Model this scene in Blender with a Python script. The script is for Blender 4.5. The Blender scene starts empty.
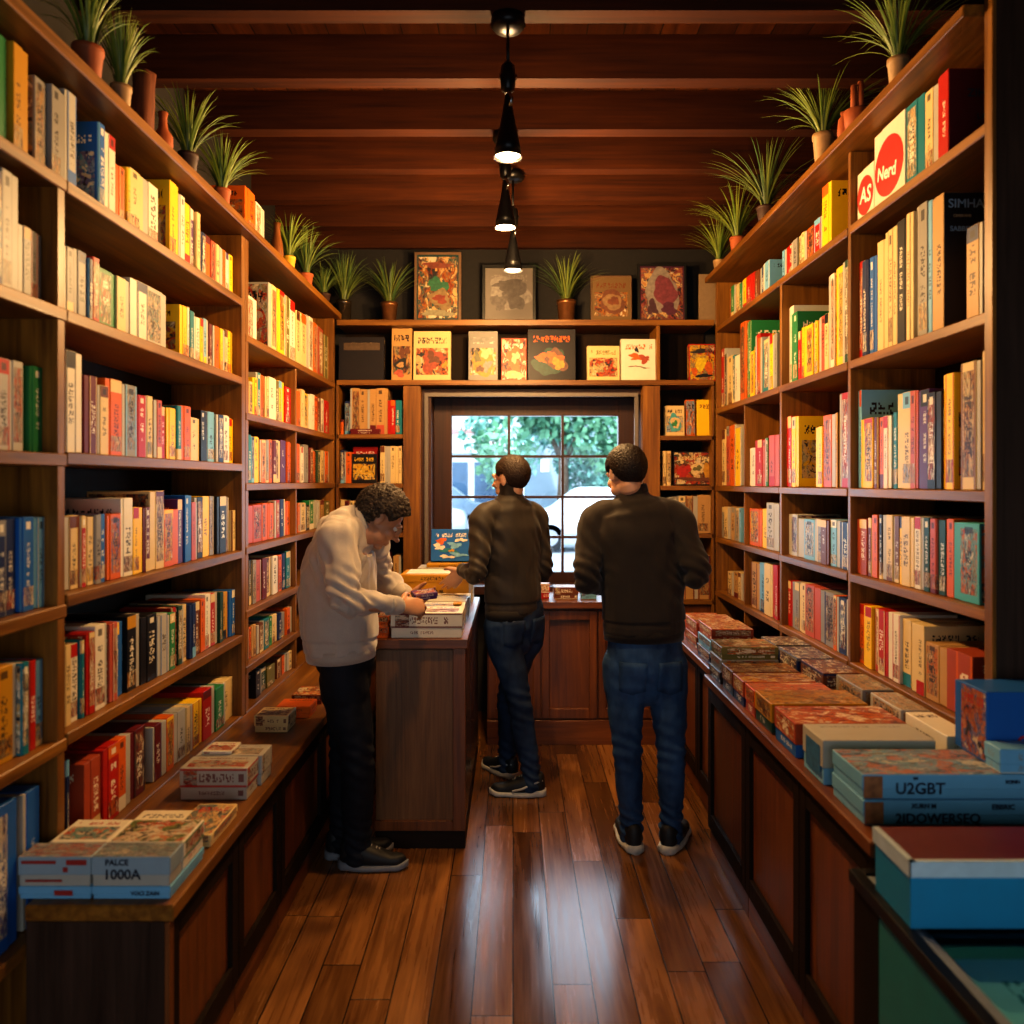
import bpy, bmesh, math, random
from mathutils import Vector, Matrix, noise
R = random.Random(7)
PI = math.pi
COL = bpy.context.scene.collection
CX, CY, F, EYE = 513.0, 482.0, 800.0, 1.625
# ------------------------------------------------------------------ helpers
def lin(c):
    return tuple((v/12.92 if v <= .04045 else ((v+.055)/1.055)**2.4) for v in c)
def rgb(h):
    h = h.lstrip('#'); return lin(tuple(int(h[i:i+2], 16)/255 for i in (0, 2, 4)))
def obj(name, me, mat=None, parent=None, loc=None, rz=None):
    if isinstance(me, bmesh.types.BMesh):
        bm = me; me = bpy.data.meshes.new(name); bm.to_mesh(me); bm.free()
    o = bpy.data.objects.new(name, me); COL.objects.link(o)
    if mat is not None and not me.materials: me.materials.append(mat)
    if parent is not None: o.parent = parent
    if loc is not None: o.location = loc
    if rz is not None: o.rotation_euler = (0, 0, rz)
    return o
def tag(o, label, cat, group=None):
    o['label'] = label; o['category'] = cat
    if group: o['group'] = group
    return o
def thing(name, label, cat, loc=(0, 0, 0), rz=0, group=None):
    o = bpy.data.objects.new(name, None); COL.objects.link(o)
    o.location = loc; o.rotation_euler = (0, 0, rz); o.empty_display_size = .05
    return tag(o, label, cat, group)
def struct(name, me, mat):
    o = obj(name, me, mat); o['kind'] = 'structure'; return o
def add_box(bm, lo, hi, bev=0.0):
    x0, y0, z0 = lo; x1, y1, z1 = hi
    v = [bm.verts.new(p) for p in ((x0,y0,z0),(x1,y0,z0),(x1,y1,z0),(x0,y1,z0),(x0,y0,z1),(x1,y0,z1),(x1,y1,z1),(x0,y1,z1))]
    fs = [bm.faces.new([v[i] for i in q]) for q in ((0,3,2,1),(4,5,6,7),(0,1,5,4),(1,2,6,5),(2,3,7,6),(3,0,4,7))]
    if bev > 0:
        es = list({e for f in fs for e in f.edges})
        bmesh.ops.bevel(bm, geom=es, offset=bev, segments=1, affect='EDGES')
def boxes(name, lst, mat, parent=None, bev=.002):
    bm = bmesh.new()
    for lo, hi in lst: add_box(bm, lo, hi, bev)
    return obj(name, bm, mat, parent)
def ring(c, ax, ay, rx, ry, n=20, p=2.0):
    out = []
    for i in range(n):
        a = 2*PI*i/n; ca, sa = math.cos(a), math.sin(a)
        q = 1.0 if p == 2 else (abs(ca)**p+abs(sa)**p)**(-1/p)
        out.append(c + ax*(rx*ca*q) + ay*(ry*sa*q))
    return out
def loft(bm, rings, caps=True):
    rs = [[bm.verts.new(p) for p in r] for r in rings]
    n = len(rs[0])
    for a, b in zip(rs, rs[1:]):
        for i in range(n):
            bm.faces.new((a[i], a[(i+1) % n], b[(i+1) % n], b[i]))
    if caps:
        bm.faces.new(rs[0][::-1]); bm.faces.new(rs[-1])
def lathe(bm, prof, n=20, c=(0, 0, 0)):
    c = Vector(c)
    loft(bm, [ring(c+Vector((0, 0, z)), Vector((1,0,0)), Vector((0,1,0)), max(r, 1e-4), max(r, 1e-4), n) for r, z in prof])
def tube(bm, pts, r, n=8):
    pts = [Vector(p) for p in pts]
    rr = r if isinstance(r, (list, tuple)) else [r]*len(pts)
    rings = []
    up = Vector((0, 0, 1)) if abs((pts[-1]-pts[0]).normalized().z) < .9 else Vector((1, 0, 0))
    for i, p in enumerate(pts):
        d = (pts[min(i+1, len(pts)-1)]-pts[max(i-1, 0)]).normalized()
        x = d.cross(up).normalized(); y = x.cross(d)
        rings.append(ring(p, x, -y, rr[i], rr[i], n))
    loft(bm, rings)
def fix(bm):
    bmesh.ops.recalc_face_normals(bm, faces=bm.faces); return bm
def smooth(o):
    for p in o.data.polygons: p.use_smooth = True
    return o
# ------------------------------------------------------------------ node helper
class NT:
    def __init__(s, name):
        s.m = bpy.data.materials.new(name); s.m.use_nodes = True
        s.t = s.m.node_tree; s.t.nodes.clear()
        s.out = s.t.nodes.new('ShaderNodeOutputMaterial')
    def n(s, ty, **kw):
        x = s.t.nodes.new(ty)
        for k, v in kw.items(): setattr(x, k, v)
        return x
    def put(s, sock, v):
        if isinstance(v, bpy.types.NodeSocket): s.t.links.new(v, sock)
        elif isinstance(v, (tuple, list)):
            v = tuple(v)
            if sock.type == 'RGBA' and len(v) == 3: v = v+(1,)
            sock.default_value = v
        else: sock.default_value = v
    def M(s, op, a, b=None, c=None):
        x = s.n('ShaderNodeMath', operation=op); s.put(x.inputs[0], a)
        if b is not None: s.put(x.inputs[1], b)
        if c is not None: s.put(x.inputs[2], c)
        return x.outputs[0]
    def mix(s, f, a, b, bt='MIX'):
        x = s.n('ShaderNodeMix', data_type='RGBA', blend_type=bt)
        s.put(x.inputs[0], f); s.put(x.inputs[6], a); s.put(x.inputs[7], b)
        return x.outputs[2]
    def xyz(s, x, y, z=0.0):
        k = s.n('ShaderNodeCombineXYZ')
        for i, v in enumerate((x, y, z)): s.put(k.inputs[i], v)
        return k.outputs[0]
    def sep(s, v):
        k = s.n('ShaderNodeSeparateXYZ'); s.put(k.inputs[0], v); return k.outputs
    def attr(s, name, ty='OBJECT'):
        return s.n('ShaderNodeAttribute', attribute_name=name, attribute_type=ty)
    def ramp(s, f, stops):
        k = s.n('ShaderNodeValToRGB'); e = k.color_ramp.elements
        while len(e) < len(stops): e.new(.5)
        for q, (p, c) in zip(e, stops): q.position = p; q.color = tuple(c)+(1,)
        s.put(k.inputs[0], f); return k.outputs[0]
    def noise(s, vec, scale, detail=3, rough=.5, dist=0.0):
        k = s.n('ShaderNodeTexNoise'); s.put(k.inputs['Vector'], vec)
        k.inputs['Scale'].default_value = scale; k.inputs['Detail'].default_value = detail
        k.inputs['Roughness'].default_value = rough; k.inputs['Distortion'].default_value = dist
        return k.outputs
    def mapping(s, vec, scale=(1,1,1), loc=(0,0,0)):
        k = s.n('ShaderNodeMapping'); s.put(k.inputs[0], vec)
        k.inputs['Scale'].default_value = scale
        s.put(k.inputs['Location'], loc); return k.outputs[0]
    def bsdf(s, col, rough=.5, bump=None, bstr=.2, bdist=.01, spec=.5, **kw):
        b = s.n('ShaderNodeBsdfPrincipled'); s.put(b.inputs['Base Color'], col); s.put(b.inputs['Roughness'], rough)
        b.inputs['Specular IOR Level'].default_value = spec
        for k, v in kw.items(): s.put(b.inputs[k.replace('_', ' ')], v)
        if bump is not None:
            u = s.n('ShaderNodeBump'); u.inputs['Strength'].default_value = bstr; u.inputs['Distance'].default_value = bdist
            s.put(u.inputs['Height'], bump); s.put(b.inputs['Normal'], u.outputs[0])
        s.t.links.new(b.outputs[0], s.out.inputs[0]); return s.m
def plain(name, c, rough=.5, nscale=40, amt=.12, bstr=.1, **kw):
    t = NT(name); co = t.n('ShaderNodeTexCoord').outputs['Object']
    nz = t.noise(co, nscale, 4)[0]
    c = rgb(c) if isinstance(c, str) else c
    col = t.mix(nz, tuple(v*(1-amt*2) for v in c), tuple(min(1, v*(1+amt)) for v in c))
    return t.bsdf(col, rough, nz, bstr, .002, **kw)
def wood(name, dark, light, axis=2, rough=.42, scale=1.0, plank=None, gloss=.4, rvar=0.0):
    """grain runs along AXIS; plank=(width, length, across axis) lays boards"""
    t = NT(name); co = t.n('ShaderNodeTexCoord').outputs['Object']
    rnd = t.n('ShaderNodeObjectInfo').outputs['Random']
    dark, light = rgb(dark), rgb(light)
    if plank:
        w, L, ac = plank
        s = t.sep(co); a = t.M('DIVIDE', s[ac], w); ai = t.M('FLOOR', a)
        wn = t.n('ShaderNodeTexWhiteNoise', noise_dimensions='1D'); t.put(wn.inputs['W'], ai)
        l = t.M('ADD', t.M('DIVIDE', s[axis], L), t.M('MULTIPLY', wn.outputs[0], 7.3)); li = t.M('FLOOR', l)
        wn2 = t.n('ShaderNodeTexWhiteNoise', noise_dimensions='2D'); t.put(wn2.inputs['Vector'], t.xyz(ai, li))
        pid = wn2.outputs[0]
        fa = t.M('FRACT', a); fl = t.M('FRACT', l)
        ga = t.M('MINIMUM', fa, t.M('SUBTRACT', 1.0, fa)); gl = t.M('MULTIPLY', t.M('MINIMUM', fl, t.M('SUBTRACT', 1.0, fl)), L/w)
        gap = t.M('LESS_THAN', t.M('MINIMUM', ga, gl), .016)
        off = t.xyz(t.M('MULTIPLY', pid, 31.0), t.M('MULTIPLY', pid, 17.0), t.M('MULTIPLY', pid, 53.0))
    else:
        pid, gap = rnd, 0.0
        off = t.xyz(t.M('MULTIPLY', rnd, 31.0), t.M('MULTIPLY', rnd, 17.0), t.M('MULTIPLY', rnd, 53.0))
    sc = [14.0*scale]*3; sc[axis] = .9*scale
    va = t.n('ShaderNodeVectorMath', operation='ADD'); t.put(va.inputs[0], co); t.put(va.inputs[1], off)
    g = t.noise(t.mapping(va.outputs[0], tuple(sc)), 1.0, 6, .62, 1.2)[0]
    sc2 = [70.0*scale]*3; sc2[axis] = 2.5*scale
    f = t.noise(t.mapping(va.outputs[0], tuple(sc2)), 1.0, 3, .6)[0]
    big = t.noise(va.outputs[0], 2.2, 2)[0]
    k = t.M('ADD', t.M('MULTIPLY', g, .62), t.M('MULTIPLY', f, .38))
    col = t.ramp(k, [(.30, dark), (.52, tuple((a+b)/2 for a, b in zip(dark, light))), (.72, light)])
    col = t.mix(t.M('MULTIPLY', big, .55), col, tuple(v*.45 for v in dark))
    if plank:
        v = t.M('ADD', .55, t.M('MULTIPLY', pid, .8))
        hv = t.n('ShaderNodeHueSaturation'); t.put(hv.inputs['Color'], col); t.put(hv.inputs['Value'], v); col = hv.outputs[0]
        col = t.mix(gap, col, (.004, .003, .002))
        bump = t.M('SUBTRACT', t.M('MULTIPLY', k, .35), gap)
    else: bump = k
    rg = t.M('ADD', rough, t.M('MULTIPLY', t.M('SUBTRACT', k, .5), .35))
    if rvar: rg = t.M('ADD', rg, t.M('MULTIPLY', t.M('SUBTRACT', pid, .5), rvar))
    return t.bsdf(col, rg, bump, .25, .004, gloss)

W_D, W_L = '#4f2b0c', '#b37827'
woodX = wood('shelf_wood_x', W_D, W_L, 0)
woodY = wood('shelf_wood_y', W_D, W_L, 1)
woodZ = wood('shelf_wood_z', W_D, W_L, 2)
darkZ = wood('dark_wood_z', '#140c07', '#33200f', 2, .65, 1.0, None, .15)
darkX = wood('dark_wood_x', '#170e08', '#352011', 0, .6, 1.0, None, .2)
cabZ = wood('cabinet_wood_z', '#4a2611', '#9c5c2c', 2, .38)
cabY = wood('cabinet_wood_y', '#4a2611', '#9c5c2c', 1, .38)
cabX = wood('cabinet_wood_x', '#4a2611', '#9c5c2c', 0, .38)
endZ = wood('end_panel_wood', '#2a1b10', '#54392a', 2, .5)
oakZ = wood('oak_panel_z', '#5a3a20', '#9a6c42', 2, .45, 1.4)
beamX = wood('beam_wood', '#28120a', '#5e3010', 0, .75, .8, None, .15)
frameZ = wood('window_wood_z', '#2e1710', '#55301f', 2, .5)
frameX = wood('window_wood_x', '#2e1710', '#55301f', 0, .5)
floorM = wood('floor_boards', '#4a2a11', '#ad7740', 1, .24, 1.0, (.128, 1.35, 0), .5, .12)
ceilM = wood('ceiling_boards', '#331809', '#7a431c', 1, .6, 1.0, (.15, .9, 0), .3)
wallM = plain('dark_plaster', '#1d1917', .8, 30, .2)
blackMetal = plain('black_metal', '#141416', .38, 60, .2, Metallic=.6)
chrome = plain('worn_chrome', '#8d9095', .25, 50, .2, Metallic=1.0)
# ------------------------------------------------------------------ printed card
def card_material():
    t = NT('printed_card')
    base = t.attr('base').outputs[0]; acc = t.attr('acc').outputs[0]; ink = t.attr('ink').outputs[0]
    prm = t.sep(t.attr('prm').outputs[1]); seed, band, art = prm[0], prm[1], prm[2]
    T = t.n('ShaderNodeUVMap', uv_map='text').outputs[0]; N = t.n('ShaderNodeUVMap', uv_map='norm').outputs[0]
    code = t.attr('code', 'GEOMETRY').outputs[2]
    tx = t.sep(T); nx = t.sep(N)
    def between(v, a, b): return t.M('MULTIPLY', t.M('GREATER_THAN', v, a), t.M('LESS_THAN', v, b))
    def eq(v, k): return t.M('LESS_THAN', t.M('ABSOLUTE', t.M('SUBTRACT', v, float(k))), .3)
    # glyph-like marks
    def glyphs(al, ac, pitch, dens=.46):
        q = t.M('MULTIPLY', al, 5.0/pitch); i = t.M('FLOOR', q); r = t.M('MULTIPLY', ac, 5.0); j = t.M('FLOOR', r)
        w = t.n('ShaderNodeTexWhiteNoise', noise_dimensions='3D'); t.put(w.inputs[0], t.xyz(i, j, seed))
        on = t.M('GREATER_THAN', w.outputs[0], dens)
        gapc = t.M('LESS_THAN', t.M('FLOORED_MODULO', i, 5.0), 3.5)
        ch = t.M('FLOOR', t.M('DIVIDE', i, 5.0))
        w2 = t.n('ShaderNodeTexWhiteNoise', noise_dimensions='2D'); t.put(w2.inputs[0], t.xyz(ch, seed))
        word = t.M('GREATER_THAN', w2.outputs[0], .13)
        return t.M('MULTIPLY', t.M('MULTIPLY', on, gapc), word)
    off = t.xyz(t.M('MULTIPLY', seed, 3.7), t.M('MULTIPLY', seed, 5.1), t.M('MULTIPLY', seed, 1.3))
    va = t.n('ShaderNodeVectorMath', operation='ADD'); t.put(va.inputs[0], N); t.put(va.inputs[1], off)
    n1 = t.noise(va.outputs[0], 2.8, 4, .55, 1.2); n2 = t.noise(va.outputs[0], 6.0, 4, .6, .8)
    class hs: pass
    pal = t.ramp(t.sep(n2[1])[0], [(0, rgb('#241a18')), (.36, rgb('#7c2a1a')), (.45, rgb('#b07426')), (.51, rgb('#2c5a5c')), (.57, rgb('#cdb27c')), (.64, rgb('#9c4a22')), (.72, rgb('#35405e'))])
    pal.node.color_ramp.interpolation = 'CONSTANT'; hs.outputs = [pal]
    artc = t.mix(t.M('GREATER_THAN', n1[0], .5), acc, base)
    artc = t.mix(t.M('GREATER_THAN', n2[0], .56), artc, ink)
    artc = t.mix(.42, artc, hs.outputs[0])
    artc = t.mix(t.M('GREATER_THAN', n1[0], .62), artc, (.62, .5, .33))
    n3 = t.noise(va.outputs[0], 17.0, 3, .65, .5); lowc = t.M('SUBTRACT', 1.0, t.M('MULTIPLY', .75, eq(code, 2)))
    artc = t.mix(t.M('LESS_THAN', n2[0], .40), artc, (.03, .025, .03))
    artc = t.mix(t.M('MULTIPLY', t.M('MULTIPLY', t.M('GREATER_THAN', n3[0], .55), .75), lowc), artc, t.mix(.5, hs.outputs[0], base))
    artc = t.mix(t.M('MULTIPLY', t.M('MULTIPLY', t.M('LESS_THAN', n3[0], .41), .7), lowc), artc, tuple([.05, .035, .03]))
    # spine / side
    hw = t.M('ADD', .13, t.M('MULTIPLY', t.M('FRACT', t.M('MULTIPLY', seed, .713)), .13)); tl = t.M('MULTIPLY', hw, 2.0)
    ac = t.M('DIVIDE', t.M('SUBTRACT', tx[1], t.M('SUBTRACT', .5, hw)), tl)
    lim = t.M('MULTIPLY', between(ac, 0.0, 1.0), between(nx[0], .27, t.M('ADD', .62, t.M('MULTIPLY', t.M('FRACT', t.M('MULTIPLY', seed, .37)), .2))))
    g1 = t.M('MULTIPLY', t.M('MULTIPLY', glyphs(t.M('DIVIDE', tx[0], tl), ac, .8), lim), .82)
    bandm = t.M('MAXIMUM', t.M('MULTIPLY', eq(band, 1), t.M('GREATER_THAN', nx[0], .83)),
                t.M('MULTIPLY', eq(band, 2), t.M('LESS_THAN', nx[0], .2)))
    spine = t.mix(bandm, base, acc)
    sp_art = t.M('MAXIMUM', t.M('MULTIPLY', eq(art, 1), between(nx[0], .06, .26)), t.M('MULTIPLY', eq(art, 2), t.M('MULTIPLY', between(nx[0], .1, .93), between(nx[1], .1, .9))))
    spine = t.mix(sp_art, spine, artc)
    logo = t.M('MULTIPLY', t.M('GREATER_THAN', t.M('FRACT', t.M('MULTIPLY', seed, .913)), .66), t.M('MULTIPLY', between(nx[0], .87, .95), between(nx[1], .3, .7)))
    edge = t.M('MULTIPLY', t.M('GREATER_THAN', t.M('FRACT', t.M('MULTIPLY', seed, .531)), .7), t.M('GREATER_THAN', t.M('ABSOLUTE', t.M('SUBTRACT', nx[1], .5)), .36))
    spine = t.mix(t.M('MULTIPLY', edge, .85), spine, acc)
    spine = t.mix(t.M('MULTIPLY', logo, .8), spine, ink)
    spine = t.mix(g1, spine, ink)
    # cover
    full = t.M('GREATER_THAN', art, 1.5)
    fr = t.M('MULTIPLY', between(nx[0], t.M('ADD', .07, t.M('MULTIPLY', full, -.04)), t.M('ADD', .93, t.M('MULTIPLY', full, .04))),
             between(nx[1], t.M('ADD', .12, t.M('MULTIPLY', full, -.09)), t.M('ADD', .66, t.M('MULTIPLY', full, .31))))
    fr = t.M('MULTIPLY', fr, t.M('GREATER_THAN', art, .5))
    cover = t.mix(fr, base, artc)
    g2 = t.M('MULTIPLY', glyphs(tx[0], t.M('DIVIDE', t.M('SUBTRACT', nx[1], .75), .12), .5), t.M('MULTIPLY', between(nx[1], .75, .87), between(nx[0], .12, .88)))
    cover = t.mix(g2, cover, ink)
    col = t.mix(t.M('GREATER_THAN', code, .5), base, spine)
    col = t.mix(eq(code, 2), col, cover)
    col = t.mix(eq(code, 4), col, t.mix(.8, base, artc))
    wear = t.noise(t.n('ShaderNodeTexCoord').outputs['Object'], 25, 3)[0]
    col = t.mix(t.M('MULTIPLY', wear, .30), col, t.mix(.5, col, (.05, .04, .03)))
    return t.bsdf(col, .42, wear, .06, .002, .2)
CARD = card_material()
def page_material():
    t = NT('page_block'); s = t.sep(t.n('ShaderNodeTexCoord').outputs['Object'])
    w = t.noise(t.xyz(t.M('MULTIPLY', s[0], 900.0), t.M('MULTIPLY', s[1], 4.0), t.M('MULTIPLY', s[2], 4.0)), 1.0, 2)[0]
    return t.bsdf(t.mix(w, rgb('#b8a27c'), rgb('#efe2c4')), .85)
PAGES = page_material()
TRAY = plain('tray_card', '#c9bda6', .6, 50, .1)
CN = {'w': ('white', '#e0d5bd'), 'cr': ('cream', '#d9bd84'), 'be': ('beige', '#b98f58'), 'gy': ('grey', '#8d8880'), 'lg': ('pale grey', '#b0aa9d'),
      'bk': ('black', '#17161a'), 'dk': ('charcoal', '#26242a'), 'rd': ('red', '#b01d10'), 'mr': ('maroon', '#641a20'), 'or': ('orange', '#d2600f'),
      'yl': ('yellow', '#f0bf1c'), 'mu': ('mustard', '#c08a1c'), 'gr': ('green', '#2c7d48'), 'dg': ('dark green', '#173f30'), 'te': ('teal', '#1d7480'),
      'lb': ('pale blue', '#74abcb'), 'bl': ('blue', '#2360a8'), 'nv': ('navy', '#182a56'), 'pk': ('pink', '#b9543f'), 'pu': ('purple', '#5a3568'),
      'br': ('brown', '#6b3a1e'), 'rs': ('rust', '#a4472a'), 'ol': ('olive', '#6d6634'), 'tq': ('turquoise', '#4da3a6')}
INK_D, INK_L = rgb('#1c1720'), rgb('#efe4c8')
def lum(c): return .3*c[0]+.6*c[1]+.1*c[2]
def set_print(o, base, acc, ink=None, seed=None, band=0, art=0):
    b, a = (rgb(CN[c][1] if c in CN else c) if isinstance(c, str) else c for c in (base, acc))
    if ink is None: ink = INK_D if lum(b) > .16 else INK_L
    elif isinstance(ink, str): ink = rgb(CN[ink][1] if ink in CN else ink)
    o['base'] = [float(v) for v in b]; o['acc'] = [float(v) for v in a]; o['ink'] = [float(v) for v in ink]
    o['prm'] = [float(seed if seed is not None else R.uniform(0, 90)), float(band), float(art)]
def card_mesh(name, w, d, h, codes, bev=.0016, z0=0.0, x0=None, mat=None):
    """box w x d x h standing on z0, centred in x and y; codes: face kind by side: keys -x +x -y +y +z -z"""
    bm = bmesh.new(); xa = -w/2 if x0 is None else x0
    add_box(bm, (xa, -d/2, z0), (xa+w, d/2, z0+h), min(bev, w*.2, h*.2))
    fix(bm)
    ut = bm.loops.layers.uv.new('text'); un = bm.loops.layers.uv.new('norm'); cl = bm.faces.layers.float.new('code')
    for f in bm.faces:
        n = f.normal; k = max(range(3), key=lambda i: abs(n[i])); key = ('-' if n[k] < 0 else '+')+'xyz'[k]
        code = codes.get(key, 0)
        f[cl] = float(code if abs(n[k]) > .9 else 0)
        for l in f.loops:
            p = l.vert.co; fx, fy, fz = (p.x-xa)/w, (p.y+d/2)/d, (p.z-z0)/h
            if k == 0: a, b, A, B = (1-fy if n.x < 0 else fy), fz, d, h
            elif k == 1: a, b, A, B = (fx if n.y < 0 else 1-fx), fz, w, h
            else: a, b, A, B = fx, fy, w, d
            if code == 1: a, b, A, B = b, 1-a, B, A          # text runs up the spine
            if code == 5: a, b, A, B, code2 = b, 1-a, B, A, 2
            l[un].uv = (a, b)
            l[ut].uv = (a*A/B, b) if code != 2 else (a*A/(.17*B), b)
        if code == 5: f[cl] = 2.0 if abs(n[k]) > .9 else 0.0
    me = bpy.data.meshes.new(name); bm.to_mesh(me); bm.free()
    me.materials.append(mat or CARD); return me
def book_mesh(t, d, h):
    """U-shaped cover: rounded spine on -y, two boards; open at top, bottom and fore edge"""
    k = .0022; r = min(.006, t*.25)
    out = [(-t/2, d/2), (-t/2, -d/2+r), (-t/2+r*.35, -d/2+r*.35), (-t/2+r, -d/2), (t/2-r, -d/2), (t/2-r*.35, -d/2+r*.35), (t/2, -d/2+r), (t/2, d/2)]
    inn = [(t/2-k, d/2), (t/2-k, -d/2+r), (-t/2+k, -d/2+r), (-t/2+k, d/2)]
    bm = bmesh.new(); pts = out+inn
    lo = [bm.verts.new((x, y, 0)) for x, y in pts]; hi = [bm.verts.new((x, y, h)) for x, y in pts]
    n = len(pts)
    for i in range(n): bm.faces.new((lo[i], lo[(i+1) % n], hi[(i+1) % n], hi[i]))
    for L in (lo, hi):
        for q in ((0, 1, 10, 11), (1, 2, 3, 10), (3, 4, 9, 10), (4, 5, 6, 9), (6, 7, 8, 9)): bm.faces.new([L[i] for i in q])
    fix(bm)
    ut = bm.loops.layers.uv.new('text'); un = bm.loops.layers.uv.new('norm'); cl = bm.faces.layers.float.new('code')
    for f in bm.faces:
        nn = f.normal; c = f.calc_center_median()
        sp = nn.y < -.3; bd = abs(nn.x) > .9 and abs(abs(c.x)-t/2) < k*.5
        f[cl] = 1.0 if sp else (2.0 if bd else 0.0)
        for l in f.loops:
            p = l.vert.co
            if sp: l[un].uv = (p.z/h, 1-(p.x+t/2)/t); l[ut].uv = (p.z/t, 1-(p.x+t/2)/t)
            else:
                a = (p.y+d/2)/d; a = a if nn.x > 0 else 1-a
                l[un].uv = (a, p.z/h); l[ut].uv = (a*d/(.17*h), p.z/h)
    me = bpy.data.meshes.new('book'); bm.to_mesh(me); bm.free(); me.materials.append(CARD); return me
ORD = 'first second third fourth fifth sixth seventh eighth ninth tenth eleventh twelfth thirteenth fourteenth fifteenth sixteenth seventeenth eighteenth nineteenth twentieth'.split()
ORD += ['twenty-'+x for x in ORD[:9]] + ['thirtieth'] + ['thirty-'+x for x in ORD[:9]]
def upright(kind, t, d, h, loc, rz, base, acc, seed, band, art, ink=None):
    if kind == 'book':
        o = obj('book', book_mesh(t, d, h), None, None, loc, rz)
        pg = bpy.data.meshes.new('pages'); bm = bmesh.new()
        add_box(bm, (-t/2+.0023, -d/2+.007, .002), (t/2-.0023, d/2-.003, h-.003)); bm.to_mesh(pg); bm.free()
        obj('pages', pg, PAGES, o)
    else:
        lid = t*R.choice((.62, .72, .8)); sgn = R.choice((-1, 1))
        x0 = -t/2 if sgn > 0 else t/2-lid
        o = obj('game_box', card_mesh('game_box', lid, d, h, {'-y': 1, '-x': 2, '+x': 2}, x0=x0), None, None, loc, rz)
        tx0 = x0+lid if sgn > 0 else -t/2
        tr = obj('box_tray', card_mesh('box_tray', t-lid, d-.004, h-.004, {'-x': 2, '+x': 2}, .001, .002, tx0), None, o)
        set_print(tr, base if R.random() < .6 else 'lg', acc, ink, seed+1, 0, art)
    set_print(o, base, acc, ink, seed, band, art)
    return o
def describe(t, h, base, acc, band, art, kind):
    size = 'slim' if t < .026 else ('thick' if t > .075 else ('tall' if h > .27 else ('short' if h < .17 else '')))
    mark = {1: 'band', 2: 'foot'}.get(band) or ('artwork' if art else 'lettering')
    nm = 'book' if kind == 'book' else 'box'
    return ' '.join(x for x in (size, CN[base][0], nm, 'with', CN[acc][0], mark) if x)
CONTRAST = {'w': 'rd', 'cr': 'br', 'be': 'mr', 'gy': 'cr', 'lg': 'nv', 'bk': 'mu', 'dk': 'cr', 'rd': 'cr', 'mr': 'cr', 'or': 'mr', 'yl': 'rd', 'mu': 'bk', 'gr': 'cr', 'dg': 'cr',
            'te': 'cr', 'lb': 'nv', 'bl': 'w', 'nv': 'lb', 'pk': 'mr', 'pu': 'cr', 'br': 'cr', 'rs': 'cr', 'ol': 'cr', 'tq': 'nv'}
def shelf_row(side, plane, z, top, spec, shelf, case, lim=None):
    """side L/R: wall plane x = plane; side B: wall plane y = plane. spec tokens colour[/accent]:end:top[:flag], _end is a gap; end/top in picture pixels"""
    toks = spec.split(); cur = float(toks[0]); cnt = 0; items = []
    for k in toks[1:]:
        if k[0] == '_': cur = float(k[1:]); continue
        q = k.split(':'); base, _, acc = q[0].partition('/'); end, yt = float(q[1]), float(q[2]); fl = q[3] if len(q) > 3 else ''
        if side == 'B': a0, a1, Y = (cur-CX)*plane/F, (end-CX)*plane/F, plane
        else:
            a0, a1 = F*plane/(cur-CX), F*plane/(end-CX); Y = (a0+a1)/2; a0, a1 = min(a0, a1), max(a0, a1)
        h = EYE-(yt-CY)*Y/F-z
        h = max(.10, min(h, top-z-.012))
        items.append((a0, a1, h, base, acc or CONTRAST[base], fl)); cur = end
    n = len(items)
    if lim:
        m0, m1 = min(i[0] for i in items), max(i[1] for i in items); n0, n1 = max(m0, lim[0]), min(m1, lim[1]); k_ = (n1-n0)/(m1-m0)
        items = [(n0+(i[0]-m0)*k_, n0+(i[1]-m0)*k_)+i[2:] for i in items]
    for i, (a0, a1, h, base, acc, fl) in enumerate(items):
        t = a1-a0-.0012; mid = (a0+a1)/2
        kind = 'book' if (t < .044 or 'b' in fl) and 'g' not in fl else 'game_box'
        d = R.uniform(.16, .2) if kind == 'book' else R.uniform(.2, .25)
        if 's' in fl: d = .12
        seed = R.uniform(0, 90); band = int(R.random()*4.2); band = band if band in (1, 2) else 0; art = R.choice((0, 0, 1, 1, 2)) if 'n' not in fl else 0
        if 'a' in fl: art, band = 2, 0
        if 't' in fl: art, band = 0, 0
        pl = R.uniform(0, .014) if 'f' not in fl else 0
        if side == 'L': loc, rz = (plane-pl-d/2, mid, z), PI/2
        elif side == 'R': loc, rz = (plane+pl+d/2, mid, z), -PI/2
        else: loc, rz = (mid, plane+pl+d/2, z), 0
        loc = (loc[0], loc[1], z+.0007)
        o = upright(kind, t, d, h, loc, rz, base, acc, seed, band, art)
        # order counted from the end nearer the window (side walls) or from the bench wall (window wall)
        far = (n-i if side == 'L' else i+1)
        lab = f"{describe(t, h, base, acc, band, art, kind)}, {ORD[far-1]} from {'bench' if side == 'B' else 'window'}, {shelf}, {case}"
        tag(o, lab, 'book' if kind == 'book' else 'box', f'{"books" if kind == "book" else "game boxes"} on the {shelf} of the {case}')
def flat_box(w, d, h, loc, rz, base, acc, label, art=2, band=0, ink=None, split=.62, tray=None, seed=None, side=3, group='flat game boxes', name='flat_game_box', top=2):
    """lid over a slightly smaller tray, lying flat; loc = centre of its foot"""
    lh = h*split
    o = obj(name, card_mesh(name, w, d, lh, {'-y': side, '+y': side, '-x': side, '+x': side, '+z': top}, .0022, h-lh), None, None, loc, rz)
    set_print(o, base, acc, ink, seed, band, art)
    tr = obj('box_tray', card_mesh('box_tray', w-.006, d-.006, h-lh+.004, {'-y': side, '-x': side, '+x': side}, .0015), None, o)
    set_print(tr, tray or base, acc, ink, None, 0, 0)
    return tag(o, label, 'box', group)
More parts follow.
